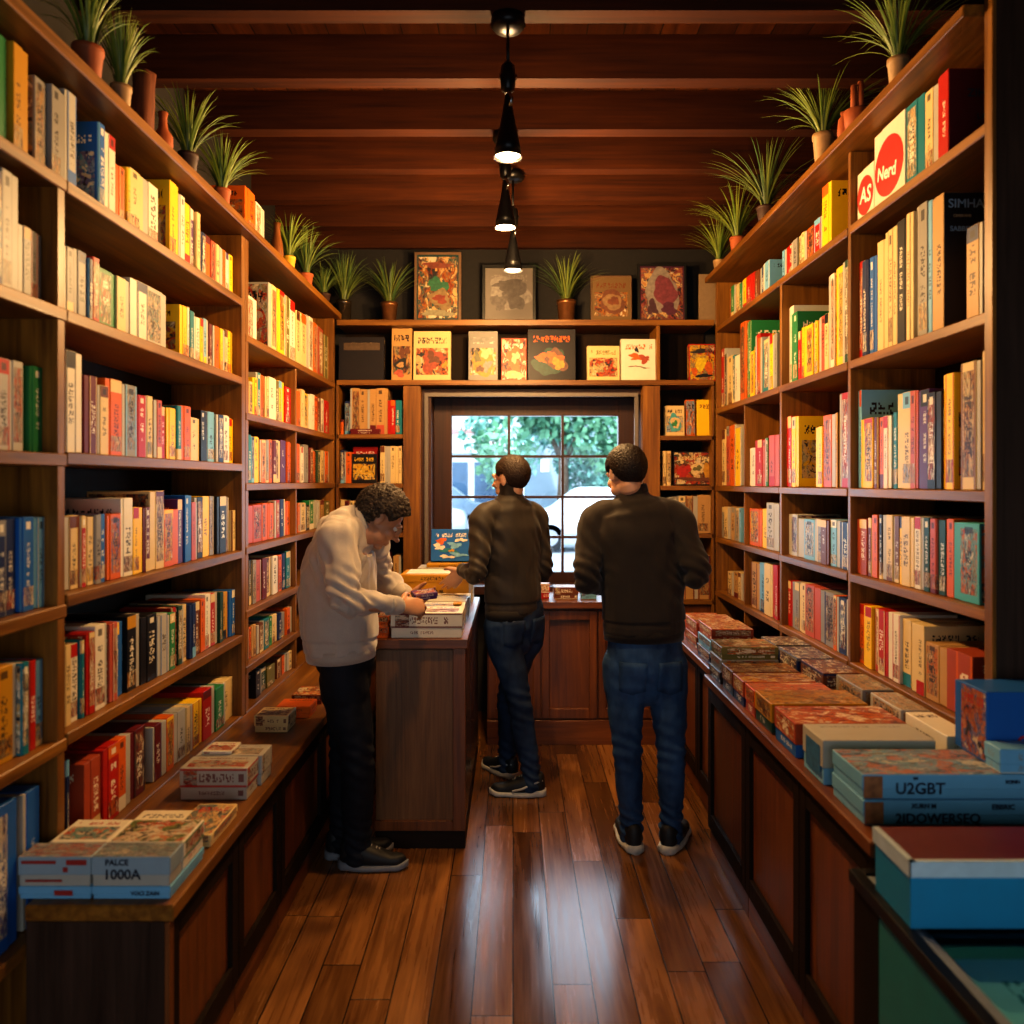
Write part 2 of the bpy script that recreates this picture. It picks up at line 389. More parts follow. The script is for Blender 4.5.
def lettering(txt, size, parent, loc, rot, color, name='lettering', bold=.0):
    cu = bpy.data.curves.new(name, 'FONT'); cu.body = txt; cu.size = size; cu.extrude = .0004; cu.offset = bold
    cu.align_x = 'LEFT'; cu.resolution_u = 3
    o = bpy.data.objects.new(name, cu); COL.objects.link(o); o.parent = parent; o.location = loc; o.rotation_euler = rot
    key = 'ink_'+color
    m = bpy.data.materials.get(key) or plain(key, color, .5)
    cu.materials.append(m); bpy.context.view_layer.update()
    me = bpy.data.meshes.new_from_object(o); bpy.data.objects.remove(o)
    o = obj(name, me, m, parent, loc); o.rotation_euler = rot; return o
# ------------------------------------------------------------------ room shell
def wpart(name, lst, mat, root, bev=.002):
    L = root.location
    return boxes(name, [(tuple(a-b for a, b in zip(lo, L)), tuple(a-b for a, b in zip(hi, L))) for lo, hi in lst], mat, root, bev)
XL, XR, YB, YF, ZC = -1.53, 1.72, 5.66, -1.6, 3.45
def sbox(name, lst, mat):
    o = boxes(name, lst, mat, None, 0); o['kind'] = 'structure'; return o
sbox('floor', [((XL-.1, YF-.1, -.05), (XR+.1, YB+.12, 0))], floorM)
sbox('ceiling', [((XL-.1, YF-.1, ZC), (XR+.1, YB+.12, ZC+.1))], ceilM)
sbox('wall_left', [((XL-.1, YF, 0), (XL, YB, ZC))], wallM)
sbox('wall_right', [((XR, YF, 0), (XR+.1, YB, ZC))], wallM)
sbox('wall_front', [((XL-.1, YF-.1, 0), (XR+.1, YF, ZC))], wallM)
WX0, WX1, WZ0, WZ1 = -.50, .80, .93, 2.16          # window opening
sbox('wall_back', [((XL, YB, 0), (WX0, YB+.12, ZC)), ((WX1, YB, 0), (XR, YB+.12, ZC)), ((WX0, YB, 0), (WX1, YB+.12, WZ0)), ((WX0, YB, WZ1), (WX1, YB+.12, ZC))], wallM)
for k in range(-3, 7):
    y = 2.79+.471*k
    sbox('ceiling_beam', [((XL, y, 3.27), (XR, y+.08, ZC))], beamX)
# window: frame, muntins, glass
gx0, gx1, gz0, gz1, gy = (452-CX)*5.66/F, (618-CX)*5.66/F, EYE-(572-CY)*5.66/F, EYE+(CY-416)*5.66/F, 5.66
win = bpy.data.objects.new('window_1', None); COL.objects.link(win); win.location = ((gx0+gx1)/2, gy, gz0); win['kind'] = 'structure'
fw = .125
def kstruct(o): o['kind'] = 'structure'; return o
kstruct(wpart('window_frame', [((gx0-fw, gy-.02, gz0-fw), (gx0, gy+.05, gz1+fw)), ((gx1, gy-.02, gz0-fw), (gx1+fw, gy+.05, gz1+fw)),
       ((gx0, gy-.02, gz1), (gx1, gy+.05, gz1+fw)), ((gx0, gy-.02, gz0-fw), (gx1, gy+.05, gz0))], frameZ, win))
gwx = [(p-CX)*5.66/F for p in (509, 562.5)]; gwz = [EYE-(p-CY)*5.66/F for p in (456.5, 497, 537)]
kstruct(wpart('window_muntin', [((x-.009, gy-.012, gz0), (x+.009, gy+.03, gz1)) for x in gwx]+[((gx0, gy-.010, z-.009), (gx1, gy+.028, z+.009)) for z in gwz], frameZ, win, 0))
g = NT('window_glass'); tr = g.n('ShaderNodeBsdfTransparent'); gl = g.n('ShaderNodeBsdfGlossy'); gl.inputs['Roughness'].default_value = .02
fr = g.n('ShaderNodeFresnel'); fr.inputs[0].default_value = 1.3; mx = g.n('ShaderNodeMixShader'); tr.inputs[0].default_value = (.93, .97, 1, 1)
g.put(mx.inputs[0], fr.outputs[0]); g.t.links.new(tr.outputs[0], mx.inputs[1]); g.t.links.new(gl.outputs[0], mx.inputs[2]); g.t.links.new(mx.outputs[0], g.out.inputs[0])
kstruct(wpart('window_pane', [((gx0, gy+.008, gz0), (gx1, gy+.012, gz1))], g.m, win, 0))
# casing and reveal around the window, set between the two wall columns of shelves
sbox('trim_1', [((-.62, 5.45, .90), (gx0-fw, 5.66, 2.26)), ((gx1+fw, 5.45, .90), (.87, 5.66, 2.26)), ((gx0-fw, 5.45, gz1+fw), (gx1+fw, 5.66, 2.26))], frameZ)
sbox('trim_2', [((-.60, 5.425, .90), (-.575, 5.45, 2.23)), ((.825, 5.425, .90), (.85, 5.45, 2.23)), ((-.575, 5.425, 2.205), (.825, 5.45, 2.23))], plain('grey_bead', '#6f655c', .5))
sbox('trim_3', [((-.735, 5.36, 0), (-.62, 5.66, 2.27)), ((.87, 5.36, 0), (.985, 5.66, 2.27))], woodZ)
# ------------------------------------------------------------------ bookcases
ZL1 = [2.43, 2.085, 1.705, 1.325, .955, .60]
ZL2 = [2.285, 1.936, 1.62, 1.335, 1.05, .80, .60]
ZR = [2.65, 2.11, 1.60, 1.26, .905]
TH = .034
def bookcase(label, side, front, back, y0, y1, zs, ztop, zbase, posts, mids=(), group=None, backmat=None):
    s = 1 if side == 'R' else -1
    X = lambda a, b: (min(s*a, s*b), max(s*a, s*b))
    fa, ba = abs(front), abs(back)
    root = thing('bookcase', label, 'bookcase', (s*(fa+ba)/2, (y0+y1)/2, 0))
    for a, b, *hh in posts:
        x0, x1 = X(fa, ba); wpart('side_panel', [((x0, a, 0), (x1, b, hh[0] if hh else ztop))], woodZ, root)
    for i, z in enumerate(zs):
        x0, x1 = X(fa-.004, ba); wpart('shelf', [((x0, y0, z-TH), (x1, y1, z))], woodY, root, .003)
    for (a, b, z0, z1) in mids:
        x0, x1 = X(fa+.006, ba); wpart('divider', [((x0, a, z0), (x1, b, z1))], woodZ, root)
    x0, x1 = X(ba, ba+.015); wpart('back_panel', [((x0, y0, 0), (x1, y1, ztop))], darkZ, root)
    return root
# bench side (camera-left wall)
bookcase('dark-backed wooden bookcase at the frame edge before the low bench begins', 'L', 1.19, 1.50, 1.30, 2.129, [2.43, 2.085, 1.70, 1.30, .945, .5], 2.71, 0, [(1.27, 1.30), (2.09, 2.125, 2.41)])
bookcase('wide wooden bookcase of packed games above the white-boxed end of the low bench', 'L', 1.19, 1.50, 2.13, 3.51, ZL1, 2.71, 0, [(3.51, 3.555)])
z2 = ZL2
bookcase('wooden corner bookcase behind the man in the white sweatshirt', 'L', 1.19, 1.50, 3.56, 5.34, z2, 2.71, 0, [(3.56-.002, 3.60), (5.30, 5.345)],
         [(4.40, 4.425, z2[i+1], z2[i]-TH) for i in range(6)])
# counter side (camera-right wall): three bays with a dark end panel
bookcase('tall wooden bookcase bay with dark end panel above the blue boxes', 'R', 1.35, 1.69, 2.275, 3.20, ZR, 2.948, 0, [(3.20, 3.225)])
bookcase('narrow wooden bookcase bay behind the middle of the long counter', 'R', 1.35, 1.69, 3.226, 4.054, ZR, 2.948, 0, [(4.02, 4.05, 2.63)])
bookcase('wooden corner bookcase bay where counter wall meets window wall', 'R', 1.35, 1.69, 4.055, 5.33, ZR, 2.948, 0, [(5.30, 5.335)],
         [(4.68, 4.70, ZR[1+i], ZR[i]-TH) for i in range(1, 4)]+[(4.68, 4.70, .78, ZR[4]-TH)])
ep = thing('bookcase_end', 'dark brown full-height end panel closing the counter-side bookcases', 'end panel', (1.53, 2.26, 0))
wpart('end_panel', [((1.35, 2.235, 0), (1.715, 2.27, 3.265))], endZ, ep); wpart('edge_strip', [((1.338, 2.232, 0), (1.35, 2.272, 3.265))], woodZ, ep)
# ledges for the plants
lb = boxes('ledge_board', [((-1.525, 1.3, 2.712), (-1.145, 5.343, 2.75))], woodY, None, .003)
tag(lb, 'long overhanging ledge board under the plants above the bench-side bookcases', 'ledge')
lb2 = boxes('ledge_board', [((1.28, 2.275, 2.95), (1.715, 5.335, 2.985))], woodY, None, .003)
tag(lb2, 'long overhanging ledge board under the plants above the counter-side bookcases', 'ledge')
# window wall shelves
ZT, ZM = 2.71, 2.307
ws = thing('wall_shelf_unit', 'wooden shelf unit spanning the window wall over and beside the window', 'bookcase', (.08, 5.5, 0))
wpart('shelf', [((-1.18, 5.345, ZT-.038), (1.345, 5.655, ZT))], woodX, ws)
wpart('shelf', [((-1.18, 5.345, ZM-.034), (1.345, 5.655, ZM))], woodX, ws)
BZL = [1.945, 1.615, 1.285, .93]; BZR = [1.935, 1.60, 1.28, .835]
for z in BZL: wpart('shelf', [((-1.18, 5.35, z-.03), (-.737, 5.655, z))], woodX, ws)
for z in BZR: wpart('shelf', [((.987, 5.35, z-.03), (1.345, 5.655, z))], woodX, ws)
wpart('divider', [((.962, 5.36, ZM), (.986, 5.655, ZT-.038))], woodZ, ws)
wpart('back_panel', [((-1.18, 5.64, 0), (-.737, 5.655, ZT-.04)), ((.987, 5.64, 0), (1.345, 5.655, ZT-.04)), ((-.737, 5.64, 2.31), (.987, 5.655, ZT-.04))], darkZ, ws, 0)
wpart('side_panel', [((-1.185, 5.35, 0), (-1.165, 5.64, 2.27))], woodZ, ws); wpart('side_panel', [((1.33, 5.35, 0), (1.348, 5.64, 2.27))], woodZ, ws)
wpart('base_cupboard', [((.988, 5.37, 0), (1.33, 5.63, .80))], cabZ, ws)
# ------------------------------------------------------------------ counters and cabinets
def cabinet(label, side, xf, xb, y0, y1, h, group, doors=1, dark=False):
    """cabinet along a side wall; its doored face looks into the aisle"""
    s = 1 if side == 'R' else -1
    X = lambda a, b: (min(s*a, s*b), max(s*a, s*b))
    m = cabZ
    r = thing('base_cabinet', label, 'cabinet', (s*(xf+xb)/2, (y0+y1)/2, 0), 0, group)
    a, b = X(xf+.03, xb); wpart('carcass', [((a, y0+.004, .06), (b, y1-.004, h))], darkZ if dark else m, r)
    a, b = X(xf+.012, xf+.03); wpart('plinth', [((a, y0+.002, 0), (b, y1-.002, .10))], cabY, r)
    dw = (y1-y0)/doors
    for i in range(doors):
        p, q = y0+i*dw+.002, y0+(i+1)*dw-.002
        a, b = X(xf, xf+.03)
        f = wpart('door_frame', [((a, p, .10), (b, p+.05, h-.01)), ((a, q-.05, .10), (b, q, h-.01)), ((a, p+.05, h-.07), (b, q-.05, h-.01)), ((a, p+.05, .10), (b, q-.05, .17))], darkZ, r)
        a, b = X(xf+.014, xf+.03)
        d = wpart('door_panel', [((a, p+.05, .17), (b, q-.05, h-.07))], m, r)
    return r
hb = .558
cabinet('low bench cabinet under the two-by-two stack of white boxes', 'L', .84, 1.183, 1.965, 2.45, hb, None)
cabinet('low bench cabinet under the pair of white-grey boxes', 'L', .84, 1.183, 2.45, 2.90, hb, None)
cabinet('low bench cabinet hidden in shade behind the man in white', 'L', .84, 1.183, 2.90, 3.55, hb, None)
cabinet('low bench cabinet running back toward the window corner', 'L', .84, 1.183, 3.55, 5.34, hb, None, 2)
tb = boxes('bench_board', [((-1.183, 1.935, .56), (-.822, 5.34, .60))], woodY, None, .004); tag(tb, 'continuous low bench board carrying flat game boxes along the bookcases', 'bench top')
be = thing('bench_end_panel', 'dark plain end panel closing the low bench beside the frame corner', 'end panel', (-1.0, 1.95, 0))
wpart('end_panel', [((-1.183, 1.942, 0), (-.845, 1.963, .558))], endZ, be); wpart('edge_strip', [((-.845, 1.938, 0), (-.832, 1.965, .558))], cabZ, be)
hc = .73
RC = ['long-counter cabinet with brown panel beside the teal display bin', 'middle long-counter cabinet below the green-edged box', '']
RC[2] = 'long-counter cabinet at the step, beside the shoes of the man in jeans'
for (a, b), l in zip(((1.90, 2.42), (2.42, 2.98), (2.98, 3.55)), RC): cabinet(l, 'R', .865, 1.33, a, b, hc, None)
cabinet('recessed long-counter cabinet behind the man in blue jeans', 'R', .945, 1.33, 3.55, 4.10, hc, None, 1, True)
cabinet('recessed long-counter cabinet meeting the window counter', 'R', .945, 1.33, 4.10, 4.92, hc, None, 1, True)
ct = boxes('counter_board', [((.85, 1.90, .73), (1.335, 3.565, .77)), ((.90, 3.565, .731), (1.335, 4.93, .77))], cabY, None, .004)
tag(ct, 'continuous long counter board under the rows of flat game boxes', 'counter top')
# window counter
wc = thing('window_counter', 'low panelled wooden counter under the window between the two men', 'counter', (.35, 5.2, 0))
wpart('carcass', [((-.16, 4.98, .08), (.90, 5.42, .845))], cabZ, wc)
for (a, b) in ((-.15, .17), (.18, .52), (.53, .89)):
    f = wpart('panel_frame', [((a, 4.955, .16), (a+.045, 4.98, .83)), ((b-.045, 4.955, .16), (b, 4.98, .83)), ((a+.045, 4.955, .77), (b-.045, 4.98, .83)), ((a+.045, 4.955, .16), (b-.045, 4.98, .22))], cabZ, wc)
wpart('plinth', [((-.16, 4.945, 0), (.90, 4.98, .15))], cabX, wc)
wpart('counter_slab', [((-.17, 4.925, .845), (.93, 5.42, .885))], cabX, wc)
wpart('sill', [((-.57, 5.42, .86), (.82, 5.66, .915))], frameX, wc)
# island
IX0, IX1, IY0, IY1, IH = -.62, -.20, 3.54, 4.84, .93
isl = thing('island_counter', 'oak-fronted island counter stacked with white and mustard boxes', 'counter', ((IX0+IX1)/2, (IY0+IY1)/2, 0))
wpart('carcass', [((IX0+.02, IY0+.02, .08), (IX1-.02, IY1, IH-.04))], cabZ, isl)
wpart('front_panel', [((IX0+.01, IY0+.012, .09), (IX1-.065, IY0+.022, IH-.05))], oakZ, isl)
wpart('front_frame', [((IX1-.066, IY0, .08), (IX1-.01, IY0+.022, IH-.04)), ((IX0+.005, IY0, .08), (IX1-.066, IY0+.02, .125))], cabZ, isl)
wpart('plinth', [((IX0+.01, IY0+.006, 0), (IX1-.012, IY1, .08))], darkX, isl)
wpart('counter_slab', [((IX0, IY0-.012, IH-.04), (IX1, IY1, IH))], cabX, isl)
lac = plain('lacquered_side', '#39404a', .18, 8, .3)
for i in range(3):
    p = IY0+.03+i*.43
    sp = wpart('side_panel', [((IX1-.02, p, .10), (IX1-.012, p+.41, IH-.05))], lac, isl)
    wpart('panel_bead', [((IX1-.02, p, .10), (IX1-.006, p+.012, IH-.05)), ((IX1-.02, p+.398, .10), (IX1-.006, p+.41, IH-.05))], chrome, sp)
# display bin
tealM = plain('teal_panel', '#137a78', .45, 20, .12); tealB = plain('teal_inside', '#1f86a8', .5, 20, .12)
db = thing('display_bin', 'teal-sided display bin with black rim beside the long counter', 'display bin', (1.1, 1.4, 0))
wpart('side_panel', [((.80, .75, .02), (.815, 1.75, .67))], tealM, db)
wpart('corner_post', [((.80, 1.752, 0), (.86, 1.88, .69))], darkZ, db)
wpart('rim', [((.79, .75, .685), (.818, 1.885, .716)), ((1.42, .75, .685), (1.45, 1.885, .716)), ((.818, 1.855, .685), (1.42, 1.885, .716))], blackMetal, db)
wpart('rim_lining', [((.818, .75, .655), (.842, 1.855, .712))], plain('grey_lining', '#7f868c', .5), db)
wpart('inner_floor', [((.842, .75, .565), (1.42, 1.855, .585))], tealB, db); wpart('back_panel', [((1.42, .75, .02), (1.45, 1.75, .685))], tealM, db)
wpart('shelf_glass', [((.83, 1.60, .700), (1.42, 1.852, .712))], g.m, db, 0)
# ------------------------------------------------------------------ pendant lamps
em = NT('lamp_glow'); e = em.n('ShaderNodeEmission'); e.inputs[0].default_value = (1, .80, .52, 1); e.inputs[1].default_value = 26; em.t.links.new(e.outputs[0], em.out.inputs[0])
POW = 1.25
def pendant(x, y, zb, label, power):
    r = thing('pendant_lamp', label, 'lamp', (x, y, 3.27))
    z = zb-3.27
    b = bmesh.new(); lathe(b, [(.0, 0), (.058, -.002), (.062, -.03), (.05, -.045), (.018, -.05)][::-1]); smooth(obj('canopy', fix(b), blackMetal, r))
    b = bmesh.new(); tube(b, [(0, 0, -.04), (0, 0, z+.33)], .006); smooth(obj('rod', fix(b), blackMetal, r))
    b = bmesh.new(); lathe(b, [(.010, z+.34), (.024, z+.325), (.028, z+.28), (.024, z+.24), (.012, z+.23)][::-1]); j = smooth(obj('joint', fix(b), blackMetal, r))
    b = bmesh.new(); tube(b, [(-.03, 0, z+.285), (.032, 0, z+.285)], [.012, .009]); smooth(obj('clamp', fix(b), chrome, j))
    b = bmesh.new(); tube(b, [(.0, -.02, z+.235), (.014, -.022, z+.20), (.006, -.014, z+.175)], .006); smooth(obj('cable_loop', fix(b), chrome, j))
    b = bmesh.new()
    outp = [(.011, z+.225), (.015, z+.19), (.022, z+.15), (.032, z+.10), (.042, z+.05), (.050, z)]
    inn = [(.046, z+.004), (.038, z+.05), (.026, z+.09)]
    lathe(b, [(.001, z+.23)]+outp+inn+[(.001, z+.095)], 24); smooth(obj('shade', fix(b), blackMetal, r))
    b = bmesh.new(); lathe(b, [(.002, z+.002), (.030, z+.003), (.043, z+.010), (.040, z+.022), (.012, z+.04), (.002, z+.042)], 20); smooth(obj('bulb', fix(b), em.m, r))
    L = bpy.data.lights.new('lamp_light', 'POINT'); L.energy = power*POW; L.color = (1, .60, .25); L.shadow_soft_size = .045
    lo = bpy.data.objects.new('lamp_light', L); COL.objects.link(lo); lo.parent = r; lo.location = (0, 0, z-.06)
pendant(-.018, 2.83, 2.771, 'black pendant lamp at the camera end of the row, whole cone shade showing', 44)
pendant(-.036, 3.77, 2.822, 'middle pendant lamp of the row with chromed clamp, glowing under a ceiling beam', 64)
pendant(0.0, 4.243, 2.744, 'black pendant lamp hanging lowest, in front of the grey framed picture', 62)
# ------------------------------------------------------------------ packed shelves
BN, BW, BC = 'frame-edge bookcase', 'wide bookcase', 'bench-corner bookcase'
TOPC, S2, S3, S4, S5, S6, S7 = 'top shelf', 'second shelf', 'third shelf', 'fourth shelf', 'fifth shelf', 'sixth shelf', 'bench level'
pl = -1.215
shelf_row('L', pl, 2.43, 2.712, '-14 gr:13:-20:a _15 mu/cr:31:22 _42 gy/be:55:82 gy/be:70:92 lg/bl:82:78 _105 bl/lb:112:128 w:123:138 or/cr:132:170 yl/rd:136:172 cr/rd:150:176 w/rd:166:187:g _176 yl:185:186 w/rd:191:200 yl:199:209 pu/w:203:214 cr:207:218 nv/w:212:237 or:218:240 pk:223:246 cr:229:250 or:233:254 w/pu:237:258 yl:241.5:260', TOPC, 'wide bookcase', (1.302, 3.508))
shelf_row('L', pl, 2.085, 2.39, '-8 nv:5:168 lg/gy:22:168 gy/be:35:226 gy/rd:46:233', S2, BN, (1.302, 2.088))
shelf_row('L', pl, 1.70, 2.05, '-2 lg/rd:18:358 lg/rd:33:362 _40 gr/yl:54:368', S3, BN, (1.302, 2.088))
shelf_row('L', pl, 1.30, 1.66, '-3 nv/gy:11:520 nv/rd:24:519 bl:40:517 lb/cr:54:517', S4, BN, (1.302, 2.088))
shelf_row('L', pl, .945, 1.26, '-8 gy:2:667 mu/bk:28:665 te:37:660 rd/pk:46:658 lb/cr:57:657', S5, BN, (1.302, 2.088))
shelf_row('L', pl, .50, .90, '-6 bl/w:18:804 _26 bl/w:42:790', S6, BN, (1.302, 2.088))
shelf_row('L', pl, 2.085, 2.39, '67.5 gy/cr:78:247 gy/nv:91:251 nv:96:260 rd/cr:104:259:a gr/rd:121:272:a cr:134:280 w/nv:152:283 lg/te:174:292:a _185 yl:192:308 w/rd:195:310 te:200:314 or:202:316 w:207:320 yl:212:321 lb/yl:217:322 mr:220:327 or:226:329 yl:231:332 cr:234:333 yl:241.5:334', S2, BW, (2.127, 3.508))
shelf_row('L', pl, 1.705, 2.05, '67.5 w/bk:85:352 _87 mr:100:376 cr:111:386 or/cr:128:380 gy/lb:143:386:a rd/pk:153:396 cr/te:160:397 pk/cr:168:401 rd:173:408 yl:182:409 te:187:407 or/yl:198:407 cr:207:419 bk:214:412 lb/w:223:413 nv:230:416 w/mr:236:417 yl:241.5:420', S3, BW, (2.127, 3.508))
shelf_row('L', pl, 1.325, 1.67, '67.5 cr:84:516 rd:90:516 cr/yl:99:517 gy/rd:106:515 bl:112:514 or/bl:126:514:a w/mr:138:498 yl:148:507 mr/cr:155:507 cr/mr:169:491 or/yl:184:509 pu:190:499 bl/yl:197:495 pk:203:502 bk:211:497 yl:218:496 gy:223:496 bk/cr:232:496 gy/pu:238:497 cr:241.5:510', S4, BW, (2.127, 3.508))
shelf_row('L', pl, .955, 1.29, '67.5 cr/rd:75:645 w:84:644 te:88:640 rd:97:632 w/rd:110:624 bk:113:622 pk/w:121:622 bl/yl:130:621 _133 bk/mu:146:614 bk/cr:162:614 lg/bl:172:613 gr:180:612 rd:184:606 dg:190:604 cr:195:603 nv:201:602 br:208:600 or/cr:213:597 w/pk:219:592 rd:226:591 dg:230:590 mu:236:590 bl:241.5:588', S5, BW, (2.127, 3.508))
shelf_row('L', -1.215, .60, .92, '67.5 nv:72:760 _89 rs/cr:106:758 rd/or:122:744 or/w:136:735 mr/dk:152:727 _160 mr:168:722 or/yl:180:715 lg/bk:193:708 cr:200:702 yl:210:697 rd/mr:222:685 gr/rd:232:682 cr/rd:242:675', S7, BW, (2.127, 3.508))
LC = BC
shelf_row('L', pl, 2.285, 2.67, '250.5 w/rd:260:298:a _272 cr/rd:280:286 yl:287:292 ol:292:298 w/rd:299:302 cr:304:314 cr/or:311:316 w/mu:317:319 or/cr:321:326 rs:328:330 ol:333:338', TOPC, LC, (3.602, 5.298))
shelf_row('L', pl, 1.936, 2.25, '250.5 cr:254:382 yl:259:378 te:264:373 or:268:376 cr:272:378 w/lb:280:379 ol:284:382 yl/lb:290:383 rd/pk:296:389', S2, 'outer bench-corner bay', (3.602, 4.398))
shelf_row('L', pl, 1.936, 2.25, '299 or:302:391 cr:306:390 yl/cr:312:394 w:316:395 or:321:397 br:325:398 w:328:400 rd:332:402', S2, 'inner bench-corner bay', (4.427, 5.298))
shelf_row('L', pl, 1.62, 1.90, '250.5 te:254:435 lb:258:437 yl:263:437 or/cr:269:440 gy:273:440 or:277:440 mr:281:441 cr:286:441 pu/rd:292:441 or:296:443', S3, 'outer bench-corner bay', (3.602, 4.398))
shelf_row('L', pl, 1.62, 1.90, '299 or:303:444 w:306:447 gy:311:445 mr:315:448 or:320:451 dg:324:451 cr:329:451 or:333:452', S3, 'inner bench-corner bay', (4.427, 5.298))
shelf_row('L', pl, 1.335, 1.58, '250.5 pk/rd:266:505:a or:272:503 or/yl:278:503 rd:283:500 nv:288:499 cr:291:499 or:296:501', S4, 'outer bench-corner bay', (3.602, 4.398))
shelf_row('L', pl, 1.335, 1.58, '299 or/cr:303:503 cr:309:503 dk:313:505 gr/w:321:500 be:327:500 ol:333:501', S4, 'inner bench-corner bay', (4.427, 5.298))
shelf_row('L', pl, 1.05, 1.30, '250.5 dk:254:560 gy:258:560 pk:264:560 mr:269:558 cr:274:557 w:279:556 or:284:555 nv:288:553 te:293:551', S5, 'outer bench-corner bay', (3.602, 4.398))
shelf_row('L', pl, .80, 1.01, '250.5 or:254:628 be:258:625 br:264:624 te:270:619 gr:274:617 cr:279:614 nv:283:613 gy:288:612 or:293:607', S6, 'outer bench-corner bay', (3.602, 4.398))
shelf_row('L', pl, .60, .76, '256 dk:262:670 dg:268:668 ol:276:668 _279 br:284:668 or:288:668 cr:292:668', S7, 'outer bench-corner bay', (3.602, 4.398))
# counter side
pr = 1.372
RN, RM, RO = 'end-panel bay', 'mid-counter bay', 'counter-corner bay'
shelf_row('R', pr, 2.65, 2.945, '728 or:731:288 gr:735:285 cr:739:283 gr:743:281 yl:748:277 rd/pk:758:271 br:763:266 nv:768:262 lb/w:776:256', TOPC, RO, (4.3, 5.298))
shelf_row('R', pr, 2.65, 2.945, '780 lb:784:250 rd:790:245 gy:796:240 ol:800:236 cr:804:232 or:813:228 rd/lb:821:218 yl/or:830:178:g', TOPC, RM, (3.23, 4.295))
shelf_row('R', pr, 2.65, 2.945, '857 w/rd:874:168:tf w/rd:905:116:tf te/cr:923:97:a cr/rd:936:88 rd/cr:947:72:tg', TOPC, RN, (2.28, 3.198))
shelf_row('R', pr, 2.11, 2.60, '718.5 rd/cr:722:350 dk:725:355 cr:730:357 te:733:356 w/or:738:356 or/br:744:323 gr:748:322 yl:752:352 rd/cr:757:335 or:761:338 te:767:340 yl:772:335 gy:776.5:334', S2, RO, (4.057, 5.298))
shelf_row('R', pr, 2.11, 2.60, '784 w/te:789:308 gr:795:314 rd:799:332 yl:803:328 yl/rd:811:326 yl/w:815:322 pk/w:822:317 cr/bk:827:314 w/or:833:275 yl/cr:841:267 dg/gy:847:261', S2, RM, (3.227, 4.018))
shelf_row('R', pr, 2.11, 2.60, '853.5 rd/pk:859:263 nv:865:262 bl/w:872:258 cr:881:242 cr/br:889:232 cr:894:228 bk/mu:904:221 cr/br:911:214 gy/cr:922:205 lb:927:202 be/cr:939:197:tg _962 be/nv:978:225', S2, RN, (2.28, 3.198))
shelf_row('R', pr, 1.60, 2.06, '719 cr:724:430 pk/gy:729:426 or/w:735:425 yl/bk:741:428', S3, 'inner counter-corner bay', (4.702, 5.298))
shelf_row('R', pr, 1.60, 2.06, '748 w:754:448 rd:761:440 pk:764:440 gr:767:438 pk/rd:777:435', S3, 'outer counter-corner bay', (4.057, 4.678))
shelf_row('R', pr, 1.60, 2.06, '784 rd/cr:789:417 yl/cr:796:417 _814 yl:821:427 or/pk:833:415 mu:836:413 rd/gy:846:393', S3, RM, (3.227, 4.018))
shelf_row('R', pr, 1.60, 2.06, '854 lb/pk:858:391:g yl:870:419 mr:874:418 or:879:418 w/rd:887:416 te:892:413 cr/lb:906:393 pk/be:914:391 pu/bk:925:390 bk/rd:939:392:a yl/rd:950:374 _959 cr/br:979:362:a cr/rd:991.5:350', S3, RN, (2.28, 3.198))
shelf_row('R', pr, 1.26, 1.56, '720 gy:724:507 cr:729:507 be/gy:733:507 gy:738:508 lb:741:508', S4, 'inner counter-corner bay', (4.702, 5.298))
shelf_row('R', pr, 1.26, 1.56, '748 or/yl:760:509:a yl:765:509 lg/gy:777:503', S4, 'outer counter-corner bay', (4.057, 4.678))
shelf_row('R', pr, 1.26, 1.56, '785 lg:794:514 lb/w:811:519:a gy:820:519 br:828:520 lb/w:838:520 nv/w:847:522', S4, RM, (3.227, 4.018))
shelf_row('R', pr, 1.26, 1.56, '856 rs/cr:866:519 mr:870:518 or:876:515 dk:880:515 cr:890:515 br:896:516 yl/nv:901:517 cr/pk:913:517 w:922:517 dg:929:518 pk:936:519 dg:944:520 or/yl:952:519 tq/or:978:523:a', S4, RN, (2.28, 3.198))
shelf_row('R', pr, .905, 1.22, '726 cr:731:572 be:736:572 cr:741:573', S5, 'inner counter-corner bay', (4.702, 5.298))
shelf_row('R', pr, .905, 1.22, '750 be:758:563 lb:764:563 cr:772:564 rd:777:565', S5, 'outer counter-corner bay', (4.057, 4.678))
shelf_row('R', pr, .905, 1.22, '786 rd:790:581 gy:797:582 cr:803:583 pk/be:818:586:a gy/nv:833:592:a or/cr:838:596 nv/lb:847:598', S5, RM, (3.227, 4.018))
shelf_row('R', pr, .905, 1.22, '855 or/rd:862:604 yl:870:606 rd/cr:876:608 rd:886:610 w/rd:898:613 cr/te:910:620 cr/rd:923:624 be/or:945:645:a rs/or:972:652', S5, RN, (2.28, 3.198))
# window wall
BLW = 'window-wall column'
shelf_row('B', 5.37, 1.945, 2.27, '337.5 or:341:420 _342 lb:348:401 be:358:388 be/br:366:389 be:375:389 be/pk:387:388 rd/or:395:400 te/or:402:400', TOPC, 'bench-side window column', (-1.163, -.74))
shelf_row('B', 5.37, 1.615, 1.91, '337.5 nv:342:450 or/cr:349:452 _379 cr/br:387:446 cr:395:446 cr/mr:402:446', S2, 'bench-side window column', (-1.163, -.74))
shelf_row('B', 5.37, 1.285, 1.58, '338 cr:343:500 be:348:501 cr:353:501 ol:358:502', S3, 'bench-side window column', (-1.163, -.74))
shelf_row('B', 5.37, .93, 1.25, '376 rd/mr:387:554 _393 be/ol:401:556', S4, 'bench-side window column', (-1.163, -.74))
RB = 'counter-side window column'
shelf_row('B', 5.37, 1.60, 1.90, '663 cr:667:451 cr/be:671.5:451', S2, RB, (.99, 1.328))
